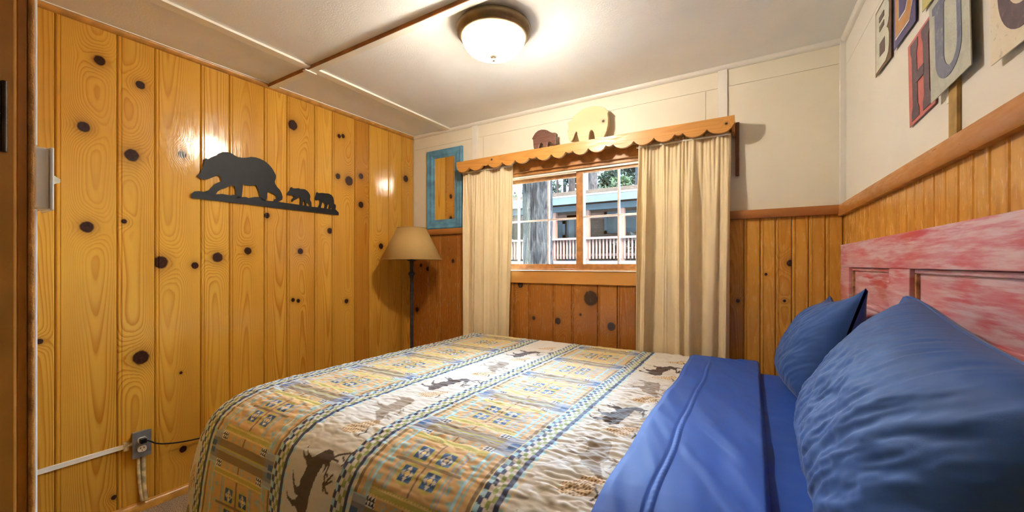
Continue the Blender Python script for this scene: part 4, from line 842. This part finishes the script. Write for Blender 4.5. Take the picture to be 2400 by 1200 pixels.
# neighbouring cabin with porch
cb_ = thing('cabin', 'brown wooden cabin with porch, seen through the window', 'cabin', (-2, 9.4, 1.2))
def shinglem():
    t = NT('shingle_wall'); b = t.n('ShaderNodeTexBrick'); t.set(b.inputs[0], t.n('ShaderNodeTexCoord').outputs['Object'])
    mp = t.n('ShaderNodeMapping'); mp.inputs['Rotation'].default_value = (R(90), 0, 0); t.t.links.new(t.coord(), mp.inputs[0]); t.t.links.new(mp.outputs[0], b.inputs[0])
    b.inputs['Scale'].default_value = 4.2; b.inputs['Color1'].default_value = (0.0383, 0.0261, 0.0171, 1); b.inputs['Color2'].default_value = (0.0248, 0.0162, 0.0108, 1); b.inputs['Mortar'].default_value = (0.0054, 0.0036, 0.0027, 1); b.inputs['Mortar Size'].default_value = .02
    n = t.noise(t.coord(), 18, 4); return t.out(t.mix(t.mul(n, .5), b.outputs[0], (0.0450, 0.0338, 0.0248)), .9, .1)
PORCH = plain('porch_redwood', (.050, .019, .009), .7, .25, 6); TEALP = plain('teal_paint', (0.0032, 0.0092, 0.0113), .5, .2, 6); FASC = plain('blue_grey_fascia', (.013, .020, .027), .6, .15, 4)
MB().box((-9, 9.4, 1.2), (2.5, 9.6, 3.55)).build('wall', shinglem(), cb_)
rf = MB().raw([(-9.5, 7.95, 3.055), (3, 7.95, 3.055), (3, 12.4, 4.02), (-9.5, 12.4, 4.02), (-9.5, 7.95, 3.115), (3, 7.95, 3.115), (3, 12.4, 4.08), (-9.5, 12.4, 4.08)], [(0, 1, 2, 3), (4, 5, 6, 7), (0, 1, 5, 4), (2, 3, 7, 6), (0, 3, 7, 4), (1, 2, 6, 5)]).build('roof', plain('weathered_shingles', (.0085, .0078, .0074), .9, .45, 5), cb_)
MB().box((-9.5, 7.90, 2.90), (3, 7.945, 3.085)).build('fascia', FASC, cb_)
MB().box((-9.5, 8.1, 2.72), (3, 8.24, 2.88)).build('beam', TEALP, cb_)
MB().box((-9, 9.36, 2.62), (2.5, 9.395, 2.80)).build('ledger', PORCH, cb_)
for x_ in (-4.1, -2.49, -1.47, -.48, .6): MB().box((x_ - .07, 8.12, 1.2), (x_ + .07, 8.25, 2.72)).build('post', PORCH, cb_)
MB().box((-9, 7.95, 1.12), (2.5, 9.4, 1.22)).build('deck', PORCH, cb_)
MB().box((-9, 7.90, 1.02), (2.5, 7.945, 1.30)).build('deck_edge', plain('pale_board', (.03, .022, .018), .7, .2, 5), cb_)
dn = MB().box((-2.60, 9.36, 1.22), (-2.28, 9.395, 2.78)).build('door', TEALP, cb_); MB().box((-2.53, 9.35, 1.9), (-2.35, 9.362, 2.65)).build('screen', plain('door_screen', (0.0225, 0.0270, 0.0248), .5, .2, 9), dn)
def cwin(x0, x1, z0, z1, cols):
    f = MB(); tk = .09
    f.box((x0, 9.34, z0), (x0 + tk, 9.395, z1)); f.box((x1 - tk, 9.34, z0), (x1, 9.395, z1)); f.box((x0, 9.34, z0), (x1, 9.395, z0 + tk)); f.box((x0, 9.34, z1 - tk), (x1, 9.395, z1))
    for k in range(1, cols): xx = x0 + (x1 - x0) * k / cols; f.box((xx - .04, 9.34, z0), (xx + .04, 9.395, z1))
    fo = f.build('window_frame', TEALP, cb_)
    for k in range(cols): MB().box((x0 + (x1 - x0) * k / cols, 9.372, z0 + .03), (x0 + (x1 - x0) * (k + 1) / cols, 9.378, z1 - .03)).build('pane', NT('dark_pane').out((.03, .035, .035), .05, .6), fo)
cwin(-3.32, -2.66, 2.06, 2.60, 2); cwin(-1.36, -.20, 2.14, 2.80, 2); cwin(-6.2, -4.9, 2.1, 2.75, 2)
pr = thing('porch_railing', 'red-brown porch railing with slim balusters on the cabin', 'railing', (-2, 8.2, 1.2))
RAILM = plain('railing_redwood', (0.0540, 0.0248, 0.0167), .7, .2, 5)
for nm, z0, z1 in (('top_rail', 1.90, 1.96), ('bottom_rail', 1.43, 1.50)): MB().box((-7, 8.155 if nm == 'bottom_rail' else 8.05, z0), (2, 8.20, z1)).build(nm, RAILM, pr)
b0 = MB().box((-.019, 8.10, 1.355), (.019, 8.148, 1.90)).build('baluster', RAILM, pr); b0.location.x = -5.0
for k in range(1, 62):
    if 25 <= k * 1 <= 24: continue
    c_ = b0.copy(); COL.objects.link(c_); c_.parent = pr; c_.matrix_parent_inverse = b0.matrix_parent_inverse.copy(); c_.location.x = -5.0 + k * .098
bu = thing('shrub', 'pale shrub behind the porch railing', 'shrub', (-.55, 8.6, 1.22))
foliage(bu, [((-.75, 8.62, 1.60), (.30, .2, .22)), ((-.35, 8.7, 1.72), (.35, .2, .30)), ((0.05, 8.7, 1.8), (.3, .2, .3))], leafm('pale_leaf', (.020, .022, .016), (.075, .073, .06)), 1500, .07, 77)  # leaves coloured paler than the trees' foliage
trunk([(-.4, 8.65, 1.2), (-.4, 8.65, 1.7)], [.03, .015], BARK2, bu, 'stem', seg=8, n=6)

# evergreen trees added out of view, only to shade the neighbour's porch
fo = MB(); rs_ = random.Random(5)
for row, yy in enumerate((-6.5, -10)):
    for k in range(15):
        x_ = -27 + k * 2.3 + row * 1.1; hh = rs_.uniform(17, 23); y_ = yy + rs_.uniform(-.8, .8)
        if x_ > 5: continue
        for q in range(5):
            z0 = .6 + q * hh / 6; r0 = 2.4 * (1 - q / 6.0)
            fo.lathe([(r0, z0), (r0 * .25, z0 + hh / 4.2), (0.02, z0 + hh / 3.6)], (x_, y_, 0), 12, lambda i, j: .12 * math.sin(i * 2.6 + j))
        fo.tube([(x_, y_, -.2), (x_, y_, hh * .8)], [.28, .1], 8)
fo_ = fo.build('unseen_shade_forest', LEAF); tag(fo_, 'unseen evergreen trees added to shade the neighbouring cabin', 'forest', kind='stuff')
